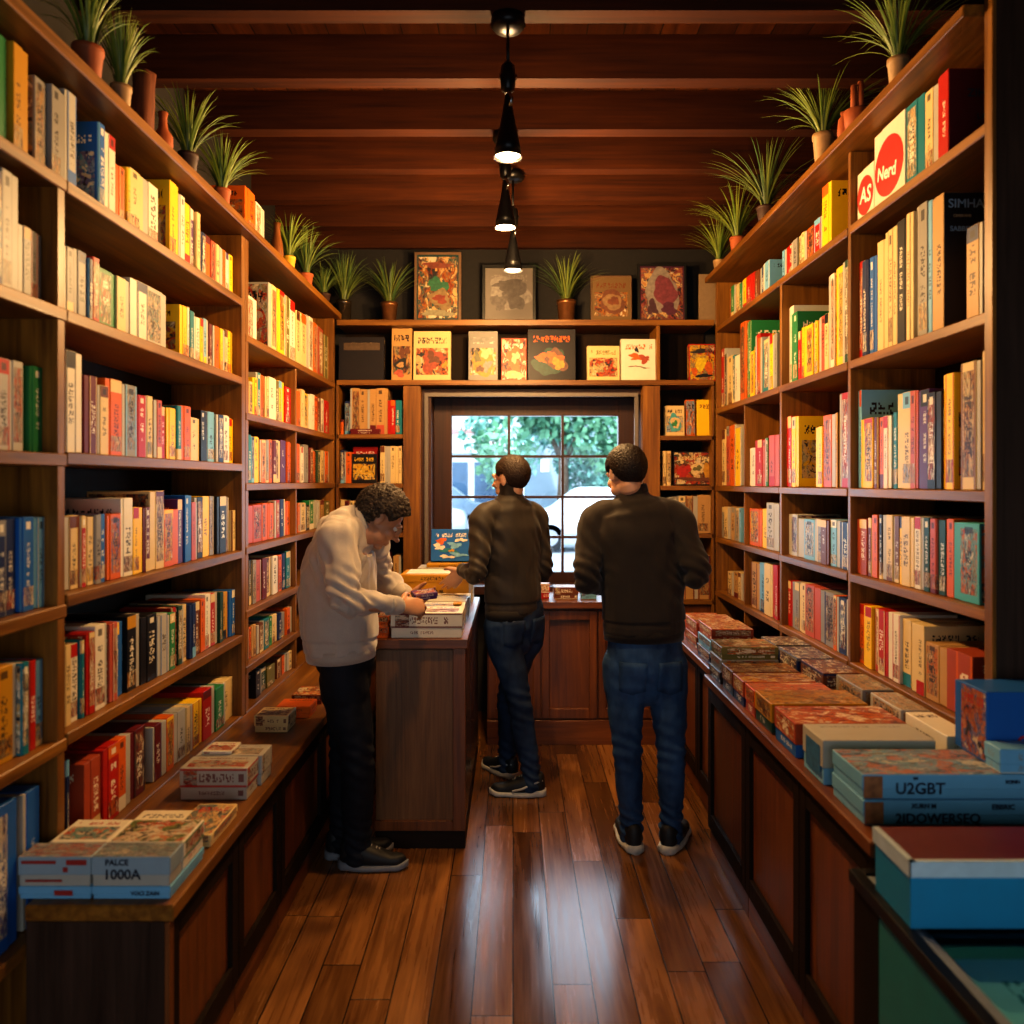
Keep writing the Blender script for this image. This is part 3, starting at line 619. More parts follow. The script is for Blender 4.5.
shelf_row('B', 5.37, 1.28, 1.57, '668 gy/lg:677:497 gy:686:496 be:698:496 be/br:711:495', S3, RB, (.99, 1.328))
shelf_row('B', 5.37, .835, 1.25, '682 be:695:560 be/mr:711:556', S4, RB, (.99, 1.328))
def face_out(px0, px1, z, ytop, base, acc, label, art=1, band=0, ink=None, dep=.05, tilt=.06, plane=5.42, name='game_box', group='display covers on the window wall'):
    x0, x1 = (px0-CX)*plane/F, (px1-CX)*plane/F; h = EYE-(ytop-CY)*plane/F-z
    o = obj(name, card_mesh(name, x1-x0-.004, dep, h, {'-y': 2, '-x': 1, '+x': 1}), None, None, ((x0+x1)/2, plane+dep/2, z+.0005))
    o.rotation_euler = (-tilt, 0, 0); o.location.z += dep/2*math.sin(tilt)
    set_print(o, base, acc, ink, None, band, art)
    tr = obj('box_tray', card_mesh('box_tray', x1-x0-.01, .02, h-.008, {'-x': 1, '+x': 1}, .001, .004), None, o, (0, dep/2+.009, 0)); set_print(tr, 'cr', acc)
    return tag(o, label, 'box', group)
face_out(338, 384, ZM, 337, 'dk', 'be', 'charcoal boxed game with a tan strip, beside the bench-side corner of the upper shelf', 0, 0, 'cr')
s1 = bpy.data.objects[-1] if False else None
face_out(391, 412, ZM, 328, 'be', 'dk', 'narrow tan box with a dark round figure, beside the red-crab tan box', 1)
face_out(413, 451, ZM, 331, 'cr', 'rs', 'wide cream box printed with a red blot under dark title', 1, 0, 'dk')
face_out(468, 498, ZM, 331, 'gy', 'yl', 'tall grey-bordered cover with yellow scene, alone above the window', 1, 0, 'w')
face_out(501, 527, ZM, 338, 'rs', 'pk', 'small reddish-pink cover tucked beside the dark orange-titled cover', 2)
o = face_out(527.5, 576, ZM, 329, 'dk', 'or', 'large charcoal cover with orange title lettering above the window', 0, 0, 'or')
face_out(587, 620, ZM, 346, 'cr', 'rd', 'white cover with a red square picture, shelf above the window', 1, 0, 'ol')
face_out(621, 657, ZM, 339, 'w', 'or', 'cream cover with orange sketch beside the shelf divider', 0, 0, 'or', plane=5.40)
face_out(689, 716, ZM, 344, 'rd', 'yl', 'red cover with yellow shapes in the upper corner by counter-side shelves', 2, 0, 'dk')
face_out(665, 685, BZR[0], 406, 'cr', 'lb', 'cream cover with a blue swirl beside the window post', 1)
face_out(686, 695.5, BZR[0], 400, 'or', 'lb', 'narrow upright box in orange and blue between cream and yellow covers', 2)
face_out(697, 716, BZR[0], 400, 'yl', 'bk', 'yellow cover with dark top, corner end of small column shelf', 0, 0, 'br')
face_out(673, 716, BZR[1], 452, 'dk', 'rd', 'wide dark cover with red and cream pictures in the small column', 2, 0, 'cr')
face_out(353, 378, 1.615, 447, 'rd', 'or', 'red boxed cover standing behind the black titled cover', 1, plane=5.47, tilt=0)
face_out(351, 377, 1.615, 454, 'bk', 'yl', 'black cover with yellow title leaning on the red box', 1, 0, 'yl', .02, .03, 5.40)
flat_box(.20, .035, .035, (-.99, 5.362, 1.945), 0, 'mr', 'rd', 'small flat maroon box lying before the four tan spines', 0)
# details of the window-wall covers
MATS = {}
def blotch(parent, cx, cz, rx, rz_, col, y, seed, wob=.25, name='printed_figure'):
    """irregular flat printed shape on the front of a cover"""
    q = random.Random(seed); ph = [q.uniform(0, 6.3) for _ in range(4)]; bm = bmesh.new(); vs = []
    for i in range(40):
        a = 2*PI*i/40; r = 1+wob*(math.sin(2*a+ph[0])*.5+math.sin(3*a+ph[1])*.45+math.sin(5*a+ph[2])*.3+math.sin(9*a+ph[3])*.15)
        vs.append(bm.verts.new((cx+rx*r*math.cos(a), y, cz+rz_*r*math.sin(a))))
    bm.faces.new(vs)
    m = MATS.setdefault(col, plain('print_'+CN[col][0].replace(' ', '_') if col in CN else 'print_tone', CN[col][1] if col in CN else col, .5, 45, .35))
    return obj(name, bm, m, parent)
def cover(lbl): return next(o for o in bpy.data.objects if o.get('label', '').startswith(lbl))
def deco(lbl, shapes, dep=.05):
    o = cover(lbl); b = [Vector(c) for c in o.bound_box]; w = max(v.x for v in b)-min(v.x for v in b); h = max(v.z for v in b)
    for k, (cx, cz, rx, rz_, col, wob) in enumerate(shapes): blotch(o, cx*w, cz*h, rx*w, rz_*h, col, -dep/2-.0008-.0003*k, 7*k+len(lbl), wob)
deco('wide cream box printed', [(0, .42, .27, .2, 'rs', .5), (.02, .46, .16, .10, 'br', .6), (-.3, .52, .08, .03, 'dk', .5), (.34, .32, .07, .06, 'mu', .5), (.33, .52, .05, .03, 'br', .4)])
deco('narrow tan box', [(-.05, .32, .28, .11, 'bk', .3), (-.05, .30, .15, .06, 'be', .3), (.1, .55, .22, .10, 'br', .6), (-.1, .14, .22, .07, 'pk', .3)])
deco('large charcoal cover', [(-.05, .36, .34, .24, 'dg', .3), (-.18, .44, .17, .08, 'or', .4), (.10, .40, .22, .2, 'br', .3), (.06, .44, .14, .12, 'or', .5), (.14, .33, .13, .10, 'mu', .4)])
deco('cream cover with orange sketch', [(-.05, .56, .22, .07, 'or', .6), (.16, .52, .16, .08, 'rs', .6), (-.06, .74, .05, .07, 'dk', .4), (-.1, .34, .14, .015, 'br', .8), (.18, .30, .12, .012, 'ol', .8)])
deco('tall grey-bordered cover', [(0, .36, .38, .26, 'mu', .12), (.12, .56, .2, .1, 'cr', .4), (-.2, .48, .12, .1, 'ol', .5), (-.1, .24, .12, .07, 'br', .4), (.14, .3, .14, .1, 'gy', .5), (0, .82, .4, .06, 'gy', .1)])
deco('small reddish-pink cover', [(0, .5, .3, .25, 'or', .5), (.05, .55, .15, .12, 'cr', .5), (0, .14, .4, .08, 'cr', .2)])
deco('red cover with yellow shapes', [(-.05, .45, .18, .2, 'yl', .2), (.25, .35, .15, .17, 'or', .2), (-.3, .25, .12, .1, 'or', .3), (.05, .14, .3, .05, 'bk', .3), (-.1, .8, .28, .06, 'dk', .4)])
deco('cream cover with a blue swirl', [(0, .42, .3, .3, 'tq', .2), (.03, .44, .22, .2, 'cr', .25), (.0, .4, .14, .1, 'gr', .4)])
deco('wide dark cover', [(-.25, .4, .16, .18, 'rd', .4), (.08, .5, .18, .16, 'cr', .3), (.32, .4, .12, .2, 'mu', .4), (.0, .18, .4, .07, 'br', .4), (.08, .5, .1, .08, 'ol', .4)])
boxes('printed_strip', [((-.12, -.0262, .21), (.125, -.0256, .26)), ], plain('print_tan_strip', '#5e4a36', .5, 60, .3), cover('charcoal boxed game'), 0)
# ------------------------------------------------------------------ framed pictures on the top shelf
def picture(px0, px1, ytop, frame, base, acc, label, border=.02, art=2, ink=None, seed=None, y=5.45, shapes=()):
    x0, x1 = (px0-CX)*y/F, (px1-CX)*y/F; h = EYE-(ytop-CY)*y/F-ZT; w = x1-x0
    r = thing('framed_picture', label, 'picture', ((x0+x1)/2, y, ZT), 0, 'pictures on the top shelf')
    b = border
    boxes('frame', [((-w/2, 0, 0), (-w/2+b, .025, h)), ((w/2-b, 0, 0), (w/2, .025, h)), ((-w/2+b, 0, h-b), (w/2-b, .025, h)), ((-w/2+b, 0, 0), (w/2-b, .025, b))], frame, r)
    base, acc = rgb(base), rgb(acc); p = obj('print', card_mesh('print', w-2*b, .012, h-2*b, {'-y': 2}, .0005), None, r, (0, .014, b)); set_print(p, base, acc, ink, seed, 0, art)
    for k, (cx, cz, rx, rz_, col, wob) in enumerate(shapes): blotch(p, cx*w, cz*h, rx*w, rz_*h, col, -.0068-.0003*k, 5*k+int(px0), wob)
    r.rotation_euler = (-.05, 0, 0); r.location.z += .0012
    return r
tanF = plain('tan_frame', '#6e5238', .5); blkF = plain('black_frame', '#131313', .45)
picture(414, 461, 251, tanF, '#1d3f45', '#8a4520', 'tall tan-framed poster print in teal and orange on top shelf', .018, 2, 'be', shapes=[(0, .5, .2, .1, '#2f6a4a', .4), (.05, .3, .25, .12, '#8a7048', .4), (.05, .3, .14, .06, '#8a3a22', .4), (0, .78, .33, .04, '#7c3c28', .3), (0, .1, .3, .05, '#8c8468', .3)])
picture(482, 536, 264, blkF, '#77706a', '#5a5350', 'black-framed pale grey drawing standing behind the lowest lamp', .022, 0, '#8a837c', shapes=[(.0, .45, .38, .28, '#8d867f', .2), (-.05, .6, .26, .08, '#5b5450', .6), (.12, .42, .22, .2, '#615a56', .5), (-.18, .3, .12, .16, '#6a625d', .5)])
picture(591, 632, 275, tanF, '#6d5638', '#7d4a24', 'small tan picture with a brown ring beside the metal-potted plant', .008, 1, 'br', shapes=[(.03, .42, .30, .26, '#6a3a1e', .15), (.03, .42, .22, .18, '#8a6a44', .15), (.06, .44, .12, .10, '#713a1c', .3)])
picture(638, 687, 263, blkF, '#4a2238', '#7d4048', 'black-framed purple and pink picture at the counter-side end', .016, 2, 'be', shapes=[(0, .48, .36, .36, '#8b7f74', .2), (.06, .5, .24, .24, '#7a3a44', .2), (.14, .2, .16, .1, '#56263a', .3), (-.2, .22, .12, .1, '#4a2a34', .5)])
wp = boxes('blank_board', [(((699-CX)*5.5/F, 5.50, ZT), ((716-CX)*5.5/F, 5.52, ZT+.345))], plain('beige_board', '#8f7556', .7)); tag(wp, 'plain beige board standing at the corner end of top shelf', 'board')
# ------------------------------------------------------------------ plants and jars
terra = plain('terracotta', '#a4542a', .7, 30, .15); copper = plain('copper_pot', '#9c6b45', .32, 30, .2, Metallic=.8); darkpot = plain('dark_pot', '#3c2318', .6, 30, .2)
tanpot = plain('tan_pot', '#a98458', .6, 30, .15); glassy = plain('silvered_jar', '#8b7a66', .15, 30, .3, Metallic=.9)
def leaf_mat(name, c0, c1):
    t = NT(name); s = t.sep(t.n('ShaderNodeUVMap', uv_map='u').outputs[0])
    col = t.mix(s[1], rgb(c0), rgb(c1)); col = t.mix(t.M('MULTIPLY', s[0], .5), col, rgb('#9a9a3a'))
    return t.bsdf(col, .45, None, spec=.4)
leafA = leaf_mat('grass_leaf', '#26461c', '#6f8a35'); leafB = leaf_mat('grass_leaf_dark', '#173420', '#4a7040'); soil = plain('soil', '#2a1d14', .9)
def grass_plant(x, y, z, pr_, ph, R_, H_, n, label, potmat, leaf, seed, taper=.78):
    q = random.Random(seed); r = thing('potted_grass_plant', label, 'plant', (x, y, z), 0, 'potted grass plants')
    b = bmesh.new(); lathe(b, [(pr_*taper*.9, 0), (pr_*taper, .004), (pr_*.98, ph*.82), (pr_*1.06, ph*.84), (pr_*1.06, ph), (pr_*.92, ph), (pr_*.88, ph*.86), (.002, ph*.86)], 22)
    p = smooth(obj('pot', fix(b), potmat, r))
    b = bmesh.new(); lathe(b, [(.002, ph*.85), (pr_*.9, ph*.85), (pr_*.88, ph*.9), (.002, ph*.92)], 14); obj('soil', fix(b), soil, p)
    bm = bmesh.new(); uv = bm.loops.layers.uv.new('u')
    for i in range(n):
        a = q.uniform(0, 2*PI); lean = (q.random()**.8)*1.0; ln = H_*q.uniform(.62, 1.08); w = q.uniform(.0035, .0065)
        d = Vector((math.cos(a), math.sin(a), 0)); s = Vector((-d.y, d.x, 0)); base = Vector((0, 0, ph*.88))+d*q.uniform(0, pr_*.5)
        N = 6
        for tries in range(9):
            pts, bad = [], False
            for k in range(N+1):
                t = k/N; out = R_*lean*(t**1.5)*1.05; up = ln*(t*(1-.30*lean*t*t*1.2))
                P_ = base+d*out+Vector((0, 0, up))
                lim = (3.262 if (P_.y+y-2.77) % .471 < .12 else 3.435)-z
                bad = bad or P_.z > lim or not (-1.522-x < P_.x < 1.712-x) or P_.y > 5.635-y
                P_.x = max(-1.522-x, min(1.712-x, P_.x)); P_.y = min(5.635-y, P_.y); pts.append(P_)
            if not bad: break
            ln *= .88; lean *= .93
        pv = None
        tint = q.random()
        for k in range(N+1):
            t = k/N; ww = w*(1-t)**.7*(.6+.4*min(1, t*4)); 
            fold = Vector((0, 0, ww*.5))
            cur = [bm.verts.new(pts[k]-s*ww+fold), bm.verts.new(pts[k]), bm.verts.new(pts[k]+s*ww+fold)]
            if pv:
                for m in (0, 1):
                    f = bm.faces.new((pv[m], pv[m+1], cur[m+1], cur[m]))
                    for l in f.loops: l[uv].uv = (tint, t)
            pv = cur
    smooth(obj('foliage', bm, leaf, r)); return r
def on_ledge(px, side):  # floor point on a ledge seen at picture column px
    X = -1.20 if side == 'L' else 1.33
    return X, F*X/(px-CX)
ZA, ZB = 2.7505, 2.9855
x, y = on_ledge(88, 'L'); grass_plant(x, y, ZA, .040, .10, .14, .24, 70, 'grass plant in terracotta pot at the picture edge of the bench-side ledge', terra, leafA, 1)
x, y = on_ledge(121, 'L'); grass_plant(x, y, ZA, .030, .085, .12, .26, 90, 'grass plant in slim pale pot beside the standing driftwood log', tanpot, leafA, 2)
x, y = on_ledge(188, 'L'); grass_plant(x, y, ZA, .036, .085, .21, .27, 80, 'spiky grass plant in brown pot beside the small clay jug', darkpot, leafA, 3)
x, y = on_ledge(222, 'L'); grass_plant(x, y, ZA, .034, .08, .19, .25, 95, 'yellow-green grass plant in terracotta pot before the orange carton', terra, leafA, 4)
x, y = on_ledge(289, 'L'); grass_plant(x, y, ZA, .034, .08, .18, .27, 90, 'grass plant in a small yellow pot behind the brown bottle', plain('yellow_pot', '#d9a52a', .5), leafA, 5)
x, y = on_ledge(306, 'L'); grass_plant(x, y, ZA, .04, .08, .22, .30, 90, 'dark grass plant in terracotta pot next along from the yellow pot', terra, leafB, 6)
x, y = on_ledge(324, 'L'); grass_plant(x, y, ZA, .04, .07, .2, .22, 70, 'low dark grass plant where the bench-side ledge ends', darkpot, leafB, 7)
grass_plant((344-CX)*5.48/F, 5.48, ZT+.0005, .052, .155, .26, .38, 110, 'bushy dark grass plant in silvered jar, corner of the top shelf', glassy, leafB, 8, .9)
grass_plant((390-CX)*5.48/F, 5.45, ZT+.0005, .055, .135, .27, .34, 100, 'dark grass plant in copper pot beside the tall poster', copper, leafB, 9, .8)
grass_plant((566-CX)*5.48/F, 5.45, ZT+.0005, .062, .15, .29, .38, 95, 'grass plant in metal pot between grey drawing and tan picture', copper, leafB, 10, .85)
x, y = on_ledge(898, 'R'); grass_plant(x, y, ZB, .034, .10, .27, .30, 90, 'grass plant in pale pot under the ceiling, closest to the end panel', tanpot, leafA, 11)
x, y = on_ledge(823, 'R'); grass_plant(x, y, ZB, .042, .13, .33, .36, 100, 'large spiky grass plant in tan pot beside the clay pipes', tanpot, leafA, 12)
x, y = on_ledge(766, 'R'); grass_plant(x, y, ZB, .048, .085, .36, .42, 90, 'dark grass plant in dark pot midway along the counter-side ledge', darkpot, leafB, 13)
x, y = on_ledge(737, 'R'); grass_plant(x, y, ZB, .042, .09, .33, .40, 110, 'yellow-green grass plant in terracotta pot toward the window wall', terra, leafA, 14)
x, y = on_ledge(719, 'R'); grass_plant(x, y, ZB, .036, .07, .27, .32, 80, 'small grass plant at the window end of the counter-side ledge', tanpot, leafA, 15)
def turned(name, label, cat, px, side, z, prof, mat, bump=0, n=20, seed=0):
    x, y = on_ledge(px, side); b = bmesh.new(); lathe(b, prof, n); fix(b)
    if bump:
        for v in b.verts: v.co += Vector((v.co.x, v.co.y, 0)).normalized()*bump*noise.noise(v.co*Vector((30, 30, 8)) if False else Vector((v.co.x*40+seed, v.co.y*40, v.co.z*9)))
    return tag(smooth(obj(name, b, mat, None, (x, y, z))), label, cat)
bark = wood('bark', '#4a2412', '#9a5228', 2, .8, 2)
turned('driftwood_log', 'rough upright driftwood log standing on the bench-side ledge', 'log', 143, 'L', ZA, [(.001, 0), (.036, 0), (.034, .05), (.037, .1), (.033, .16), (.035, .2), (.03, .205), (.001, .2)], bark, .012, 22)
turned('clay_jug', 'small narrow-necked clay jug after the driftwood log', 'jug', 163, 'L', ZA, [(.001, 0), (.026, 0), (.033, .03), (.032, .06), (.016, .085), (.013, .12), (.017, .14), (.014, .142), (.001, .138)], terra)
turned('brown_bottle', 'brown ribbed bottle behind the orange carton on the ledge', 'bottle', 277, 'L', ZA, [(.001, 0), (.030, 0), (.033, .03), (.028, .09), (.018, .13), (.016, .17), (.020, .19), (.001, .19)], plain('brown_glaze', '#7a4a25', .3))
x, y = on_ledge(253, 'L'); 
for i, (dy, b_, a_, lab) in enumerate(((-.10, 'or', 'br', 'orange-tan carton on the ledge, first of the two after the terracotta pot'), (.045, 'w', 'or', 'white carton with orange print on the ledge before the brown bottle'))):
    o = upright('game_box', .13, .16, .185-.02*i, (x-.06, y+dy, ZA), PI/2, b_, a_, 5+i, 0, 1+i); tag(o, lab, 'box')
x, y = on_ledge(856, 'R')
cp = thing('clay_pipe_holder', 'terracotta holder with three upright clay pipes on the ledge', 'pot', (x, y, ZB))
b = bmesh.new(); lathe(b, [(.001, 0), (.04, 0), (.046, .075), (.042, .08), (.038, .07), (.001, .06)]); smooth(obj('holder', fix(b), terra, cp))
for i, (dx, dy, h) in enumerate(((-.014, -.012, .17), (.012, -.014, .185), (0, .016, .16))):
    b = bmesh.new(); lathe(b, [(.001, .06), (.012, .06), (.011, h), (.007, h), (.007, h-.03), (.001, h-.03)], 12, (dx, dy, 0)); smooth(obj('pipe', fix(b), terra, cp))
b = bmesh.new(); x, y = on_ledge(845, 'R')
lathe(b, [(.001, 0), (.024, 0), (.03, .04), (.026, .09), (.016, .105), (.018, .12), (.001, .12)]); tag(smooth(obj('clay_vase', fix(b), terra, None, (x, y, ZB))), 'small round clay vase between big plant and clay pipes', 'vase')
# ------------------------------------------------------------------ flat boxes on bench, counter and island
ZBEN, ZCT, ZIS = .6005, .7705, IH+.0005
GB = 'flat boxes on the low bench'
fb = flat_box
# near white stack on the bench: two low trays below, four boxes above
def bb(x0, x1, y0, y1, h, *a, z=ZBEN, **k): return fb(x1-x0-.001, y1-y0-.001, h, ((x0+x1)/2, (y0+y1)/2, z), k.pop('rz', 0), *a, group=GB, **k)
XA, XM, XB = -1.18, -1.035, -.84
lo1 = bb(XA-.035, XM, 1.962, 2.085, .032, 'lb', 'rd', 'thin pale blue box under the white boxes, half beside the dark bookcase', art=0, ink='mr', side=0)
lo2 = bb(XM, XB, 1.962, 2.18, .032, 'lb', 'nv', 'thin pale blue box under the box lettered 1000A', art=0, ink='nv', side=0)
lo3 = bb(XA, XM-.001, 2.087, 2.18, .032, 'w', 'nv', 'thin white box at the back foot of the bench-end stack', art=0, ink='nv', side=0)
z1 = ZBEN+.0325
fa = bb(XA-.035, XM, 1.960, 2.04, .073, 'lg', 'rd', 'white-topped box with red and grey front print beside the one lettered 1000A', art=2, ink='mr', top=4, z=z1, side=0)
f2 = bb(XM, XB, 1.960, 2.04, .073, 'lg', 'te', 'white-topped box with 1000A on its blue-grey front, bench end', art=0, ink='nv', top=4, side=0, z=z1)
bb(XA-.005, XM, 2.041, 2.18, .073, 'w', 'tq', 'white box with pale blue top art and red stripe, back of bench-end stack', art=1, ink='rd', z=z1)
bb(XM, XB, 2.041, 2.18, .073, 'w', 'gr', 'white box with green and orange top art, back of bench-end stack', art=2, ink='rd', z=z1)
for t_, s_, x_, z_ in (('PALCE', .020, -.062, .053), ('1000A', .034, -.066, .019)): lettering(t_, s_, f2, (x_, -.0406, z_), (PI/2, 0, 0), '#15182c', bold=.0006)
for o_ in (fa, f2): o_['base'] = list(rgb('#93a3ab'))
lettering('VOCI ZAIN', .014, lo2, (.0, -.1095, .011), (PI/2, 0, 0), '#15182c', bold=.0004)
red_ = plain('strip_red', '#9c2a22', .5)
for dx, w_, z_, h_ in ((-.08, .085, .056, .008), (.03, .05, .053, .013), (.022, .012, .036, .012), (-.07, .09, .012, .005)):
    boxes('printed_strip', [((dx, -.0404, z_), (dx+w_, -.0397, z_+h_))], red_, fa, 0)
boxes('printed_strip', [((.0, -.0620, .010), (.045, -.0613, .023))], red_, lo1, 0)
# booklets behind
bb(-1.13, -.97, 2.22, 2.45, .02, 'w', 'lg', 'white flat booklet box lying behind the bench-end stack', art=0, ink='gy')
bb(-.965, -.845, 2.24, 2.46, .036, 'cr', 'te', 'slim cream box with teal and red top art overhanging near bench edge', art=2, ink='rd')
# pair further along
wb = bb(-1.075, -.855, 2.575, 2.69, .103, 'lg', 'rd', 'white box with red scribbled front and oval top art on the bench', art=1, ink='mr')
bb(-1.07, -.845, 2.695, 2.81, .103, 'lg', 'gy', 'grey-white box directly behind the box with red scribbles', art=1, ink='gy')
bb(-1.05, -.95, 2.70, 2.80, .012, 'w', 'rd', 'small white card pack lying on the grey-white bench box', art=1, ink='rd', split=.9, z=ZBEN+.1035)
bb(-1.06, -.92, 3.27, 3.40, .068, 'cr', 'mr', 'small cream box with maroon front mark, alone past the man', art=1, ink='mr')
bb(-1.03, -.88, 3.47, 3.60, .05, 'or', 'br', 'small orange-tan box in shade, behind the small cream box', art=0, ink='br')
bb(-1.02, -.88, 3.68, 3.84, .045, 'br', 'or', 'small brown box in shade, deepest along the low bench', art=2, ink='cr')
# long counter, nearest first
GC = 'flat boxes on the long counter'
def cbox(y0, y1, x1, h, base, acc, label, art=2, z=ZCT, band=0, ink=None, x0=.872, tray=None, top=2, side=3, rz=0):
    return fb(x1-x0, y1-y0-.002, h, ((x0+x1)/2, (y0+y1)/2, z), rz, base, acc, label, art, band, ink, group=GC, tray=tray, top=top, side=side)
l1 = cbox(1.99, 2.19, 1.31, .062, 'lb', 'or', 'lower pale blue box of the pair behind the maroon-topped box', 0, ink='nv', side=0)
l2 = cbox(1.995, 2.188, 1.305, .062, 'lb', 'or', 'upper pale blue box with orange and yellow top art, lower one beneath', 2, ZCT+.0625, ink='nv', top=4, side=0)
for p_, t_, s_, x_, z_, o_ in ((l2, 'U2GBT', .040, -.135, .014, 0), (l2, 'IKE', .008, -.09, .050, 0), (l2, 'SCINN', .012, .14, .040, 0), (l1, 'XURN M', .016, -.10, .043, 0), (l1, '2IDOWERSEQ', .034, -.14, .006, 0), (l1, 'EBBRIC', .018, .10, .040, 0)):
    lettering(t_, s_, p_, (x_, -(.1005 if p_ is l1 else .0968), z_), (PI/2, 0, 0), '#141a36', bold=.0006)
art_strip = plain('side_art', '#a5673c', .5, 60, .4)
for p_, w_ in ((l1, .438), (l2, .433)): boxes('printed_strip', [((-w_/2+.003, -(.0999 if p_ is l1 else .0964), .003), (-w_/2+.05, -(.0992 if p_ is l1 else .0957), .058))], art_strip, p_, 0)
wbx = cbox(2.25, 2.41, 1.19, .127, 'lg', 'bl', 'tall pale box with blue-grey front and white top on the counter', 0, ink='gy', tray='lb')
boxes('side_picture', [((-.1600, -.06, .02), (-.1594, .05, .105))], plain('side_blue', '#3c6f97', .5, 50, .35), wbx, 0)
cbox(2.47, 2.67, 1.22, .108, 'rs', 'or', 'box with orange-red mixed top and blue front edge behind the pale box', 2, tray='bl', top=4)
cbox(2.70, 2.885, 1.20, .105, 'mu', 'br', 'box with tan-brown top and dark green front edge on the counter', 2, tray='dg', top=4)
cbox(2.89, 3.01, 1.16, .10, 'or', 'pk', 'box with salmon-orange top, next past the green-edged one', 2, tray='rs', top=4)
cbox(3.03, 3.175, 1.15, .098, 'rs', 'yl', 'box with rust and cream top over a navy front edge', 2, tray='nv', top=4)
cbox(3.18, 3.34, 1.14, .10, 'br', 'mu', 'box with brown-gold top past the navy-edged one', 2, tray='dk', top=4)
for i, (b_, a_, l_) in enumerate((('dk', 'gy', 'bottom box of the grey-sided counter stack'), ('gy', 'or', 'middle box of the grey-sided counter stack'), ('ol', 'or', 'top box, olive and orange, of the grey-sided counter stack'))):
    cbox(3.37, 3.56, 1.12, .052, b_, a_, l_, 2, ZCT+i*.0525, top=4, x0=.872+.004*i)
for i, (b_, a_, l_) in enumerate((('nv', 'mr', 'bottom box of the counter stack beside the man in jeans'), ('lb', 'nv', 'middle pale blue box of the counter stack beside the man in jeans'), ('rs', 'cr', 'rust-topped upper box of the counter stack beside the man in jeans'))):
    cbox(3.72, 3.98, 1.14-.01*i, .056, b_, a_, l_, 2, ZCT+i*.0565, top=4, x0=.915+.004*i)
for i, (b_, a_, l_) in enumerate((('br', 'or', 'lower brown box on the far end of the counter'), ('rs', 'mu', 'upper rust-gold box on the far end of the counter'))):
    cbox(4.05, 4.32, 1.15, .07, b_, a_, l_, 2, ZCT+i*.0705, top=4, x0=.93)
cbox(4.40, 4.62, 1.17, .10, 'or', 'br', 'orange-brown box standing last on the counter near the corner shelves', 2, top=4, x0=.95)
# second row tucked against the shelf fronts
cbox(3.55, 3.76, 1.325, .13, 'dk', 'gy', 'charcoal box against the shelf, beside the rust-topped stack', 2, x0=1.165, top=4)
cbox(3.29, 3.53, 1.325, .128, 'nv', 'gy', 'navy-edged box against the shelf under the photo-like spines', 2, x0=1.17, top=4)
cbox(3.03, 3.27, 1.325, .13, 'br', 'nv', 'brown box against the shelf beside the navy box side', 2, x0=1.175, top=4)
cbox(2.78, 3.01, 1.325, .132, 'gy', 'be', 'grey printed box against the shelf under the yellow spine', 2, x0=1.215, top=4)
cbox(2.54, 2.76, 1.325, .13, 'lg', 'be', 'pale grey printed box against the shelf, next toward the camera', 2, x0=1.232, top=4)
cbox(2.285, 2.53, 1.325, .128, 'w', 'gy', 'white-topped narrow box beside the upright blue box', 0, x0=1.24, top=2)
ub = obj('game_box', card_mesh('game_box', .22, .12, .185, {'-x': 2}), None, None, (1.335, 2.13, ZCT+.1255)); set_print(ub, 'bl', 'rs', 'rd', 4, 0, 2)
tr_ = obj('box_tray', card_mesh('box_tray', .216, .03, .18, {}, .001, .002), None, ub, (0, .0755, 0)); set_print(tr_, 'bl', 'rs')
tag(ub, 'upright bright blue box with red lettering, standing on the pale blue pair', 'box', 'flat boxes on the long counter')
lettering('CYBE', .038, ub, (-.03, -.0612, .045), (PI/2, 0, 0), '#b8232a', bold=.0014)
sb = fb(.17, .07, .062, (1.30, 2.03, ZCT+.1255), 0, 'lb', 'w', 'small pale blue box in front of the upright bright blue box', 0, 0, 'gy', group=GC)
mb = fb(.56, .165, .138, (1.085, 1.705, .7165), 0, 'mr', 'w', 'big maroon-topped box with white rim and blue sides on the teal bin', 0, 0, 'pu', group=GC, split=.24, tray='bl', top=0, side=0)
for o_ in [mb]+list(mb.children): o_['base'] = list(rgb('#2585ad'))
boxes('lid_face', [((-.279, -.082, .1379), (.279, .082, .1384))], plain('lid_maroon', '#5e1a22', .4), mb, 0)
boxes('lid_rim', [((-.281, -.083, .1060), (.281, -.0835+.004, .1378)), ((-.2815, -.083, .1060), (-.2775, .083, .1378)), ((-.281, -.083, .1375), (.281, -.072, .1388)), ((-.2815, -.083, .1375), (-.268, .083, .1388))], plain('rim_white', '#b9cad2', .4), mb, 0)
lettering('IX', .05, mb, (.06, -.0808, .05), (PI/2, 0, 0), '#243a66'); lettering('OZ', .03, mb, (.065, -.0808, .016), (PI/2, 0, 0), '#5a3a78')
lo_ = fb(.44, .55, .095, (1.09, 1.31, .5855), 0, '#63b8c4', 'te', 'turquoise flat box lying inside the teal bin', 0, 0, 'te', group=GC)
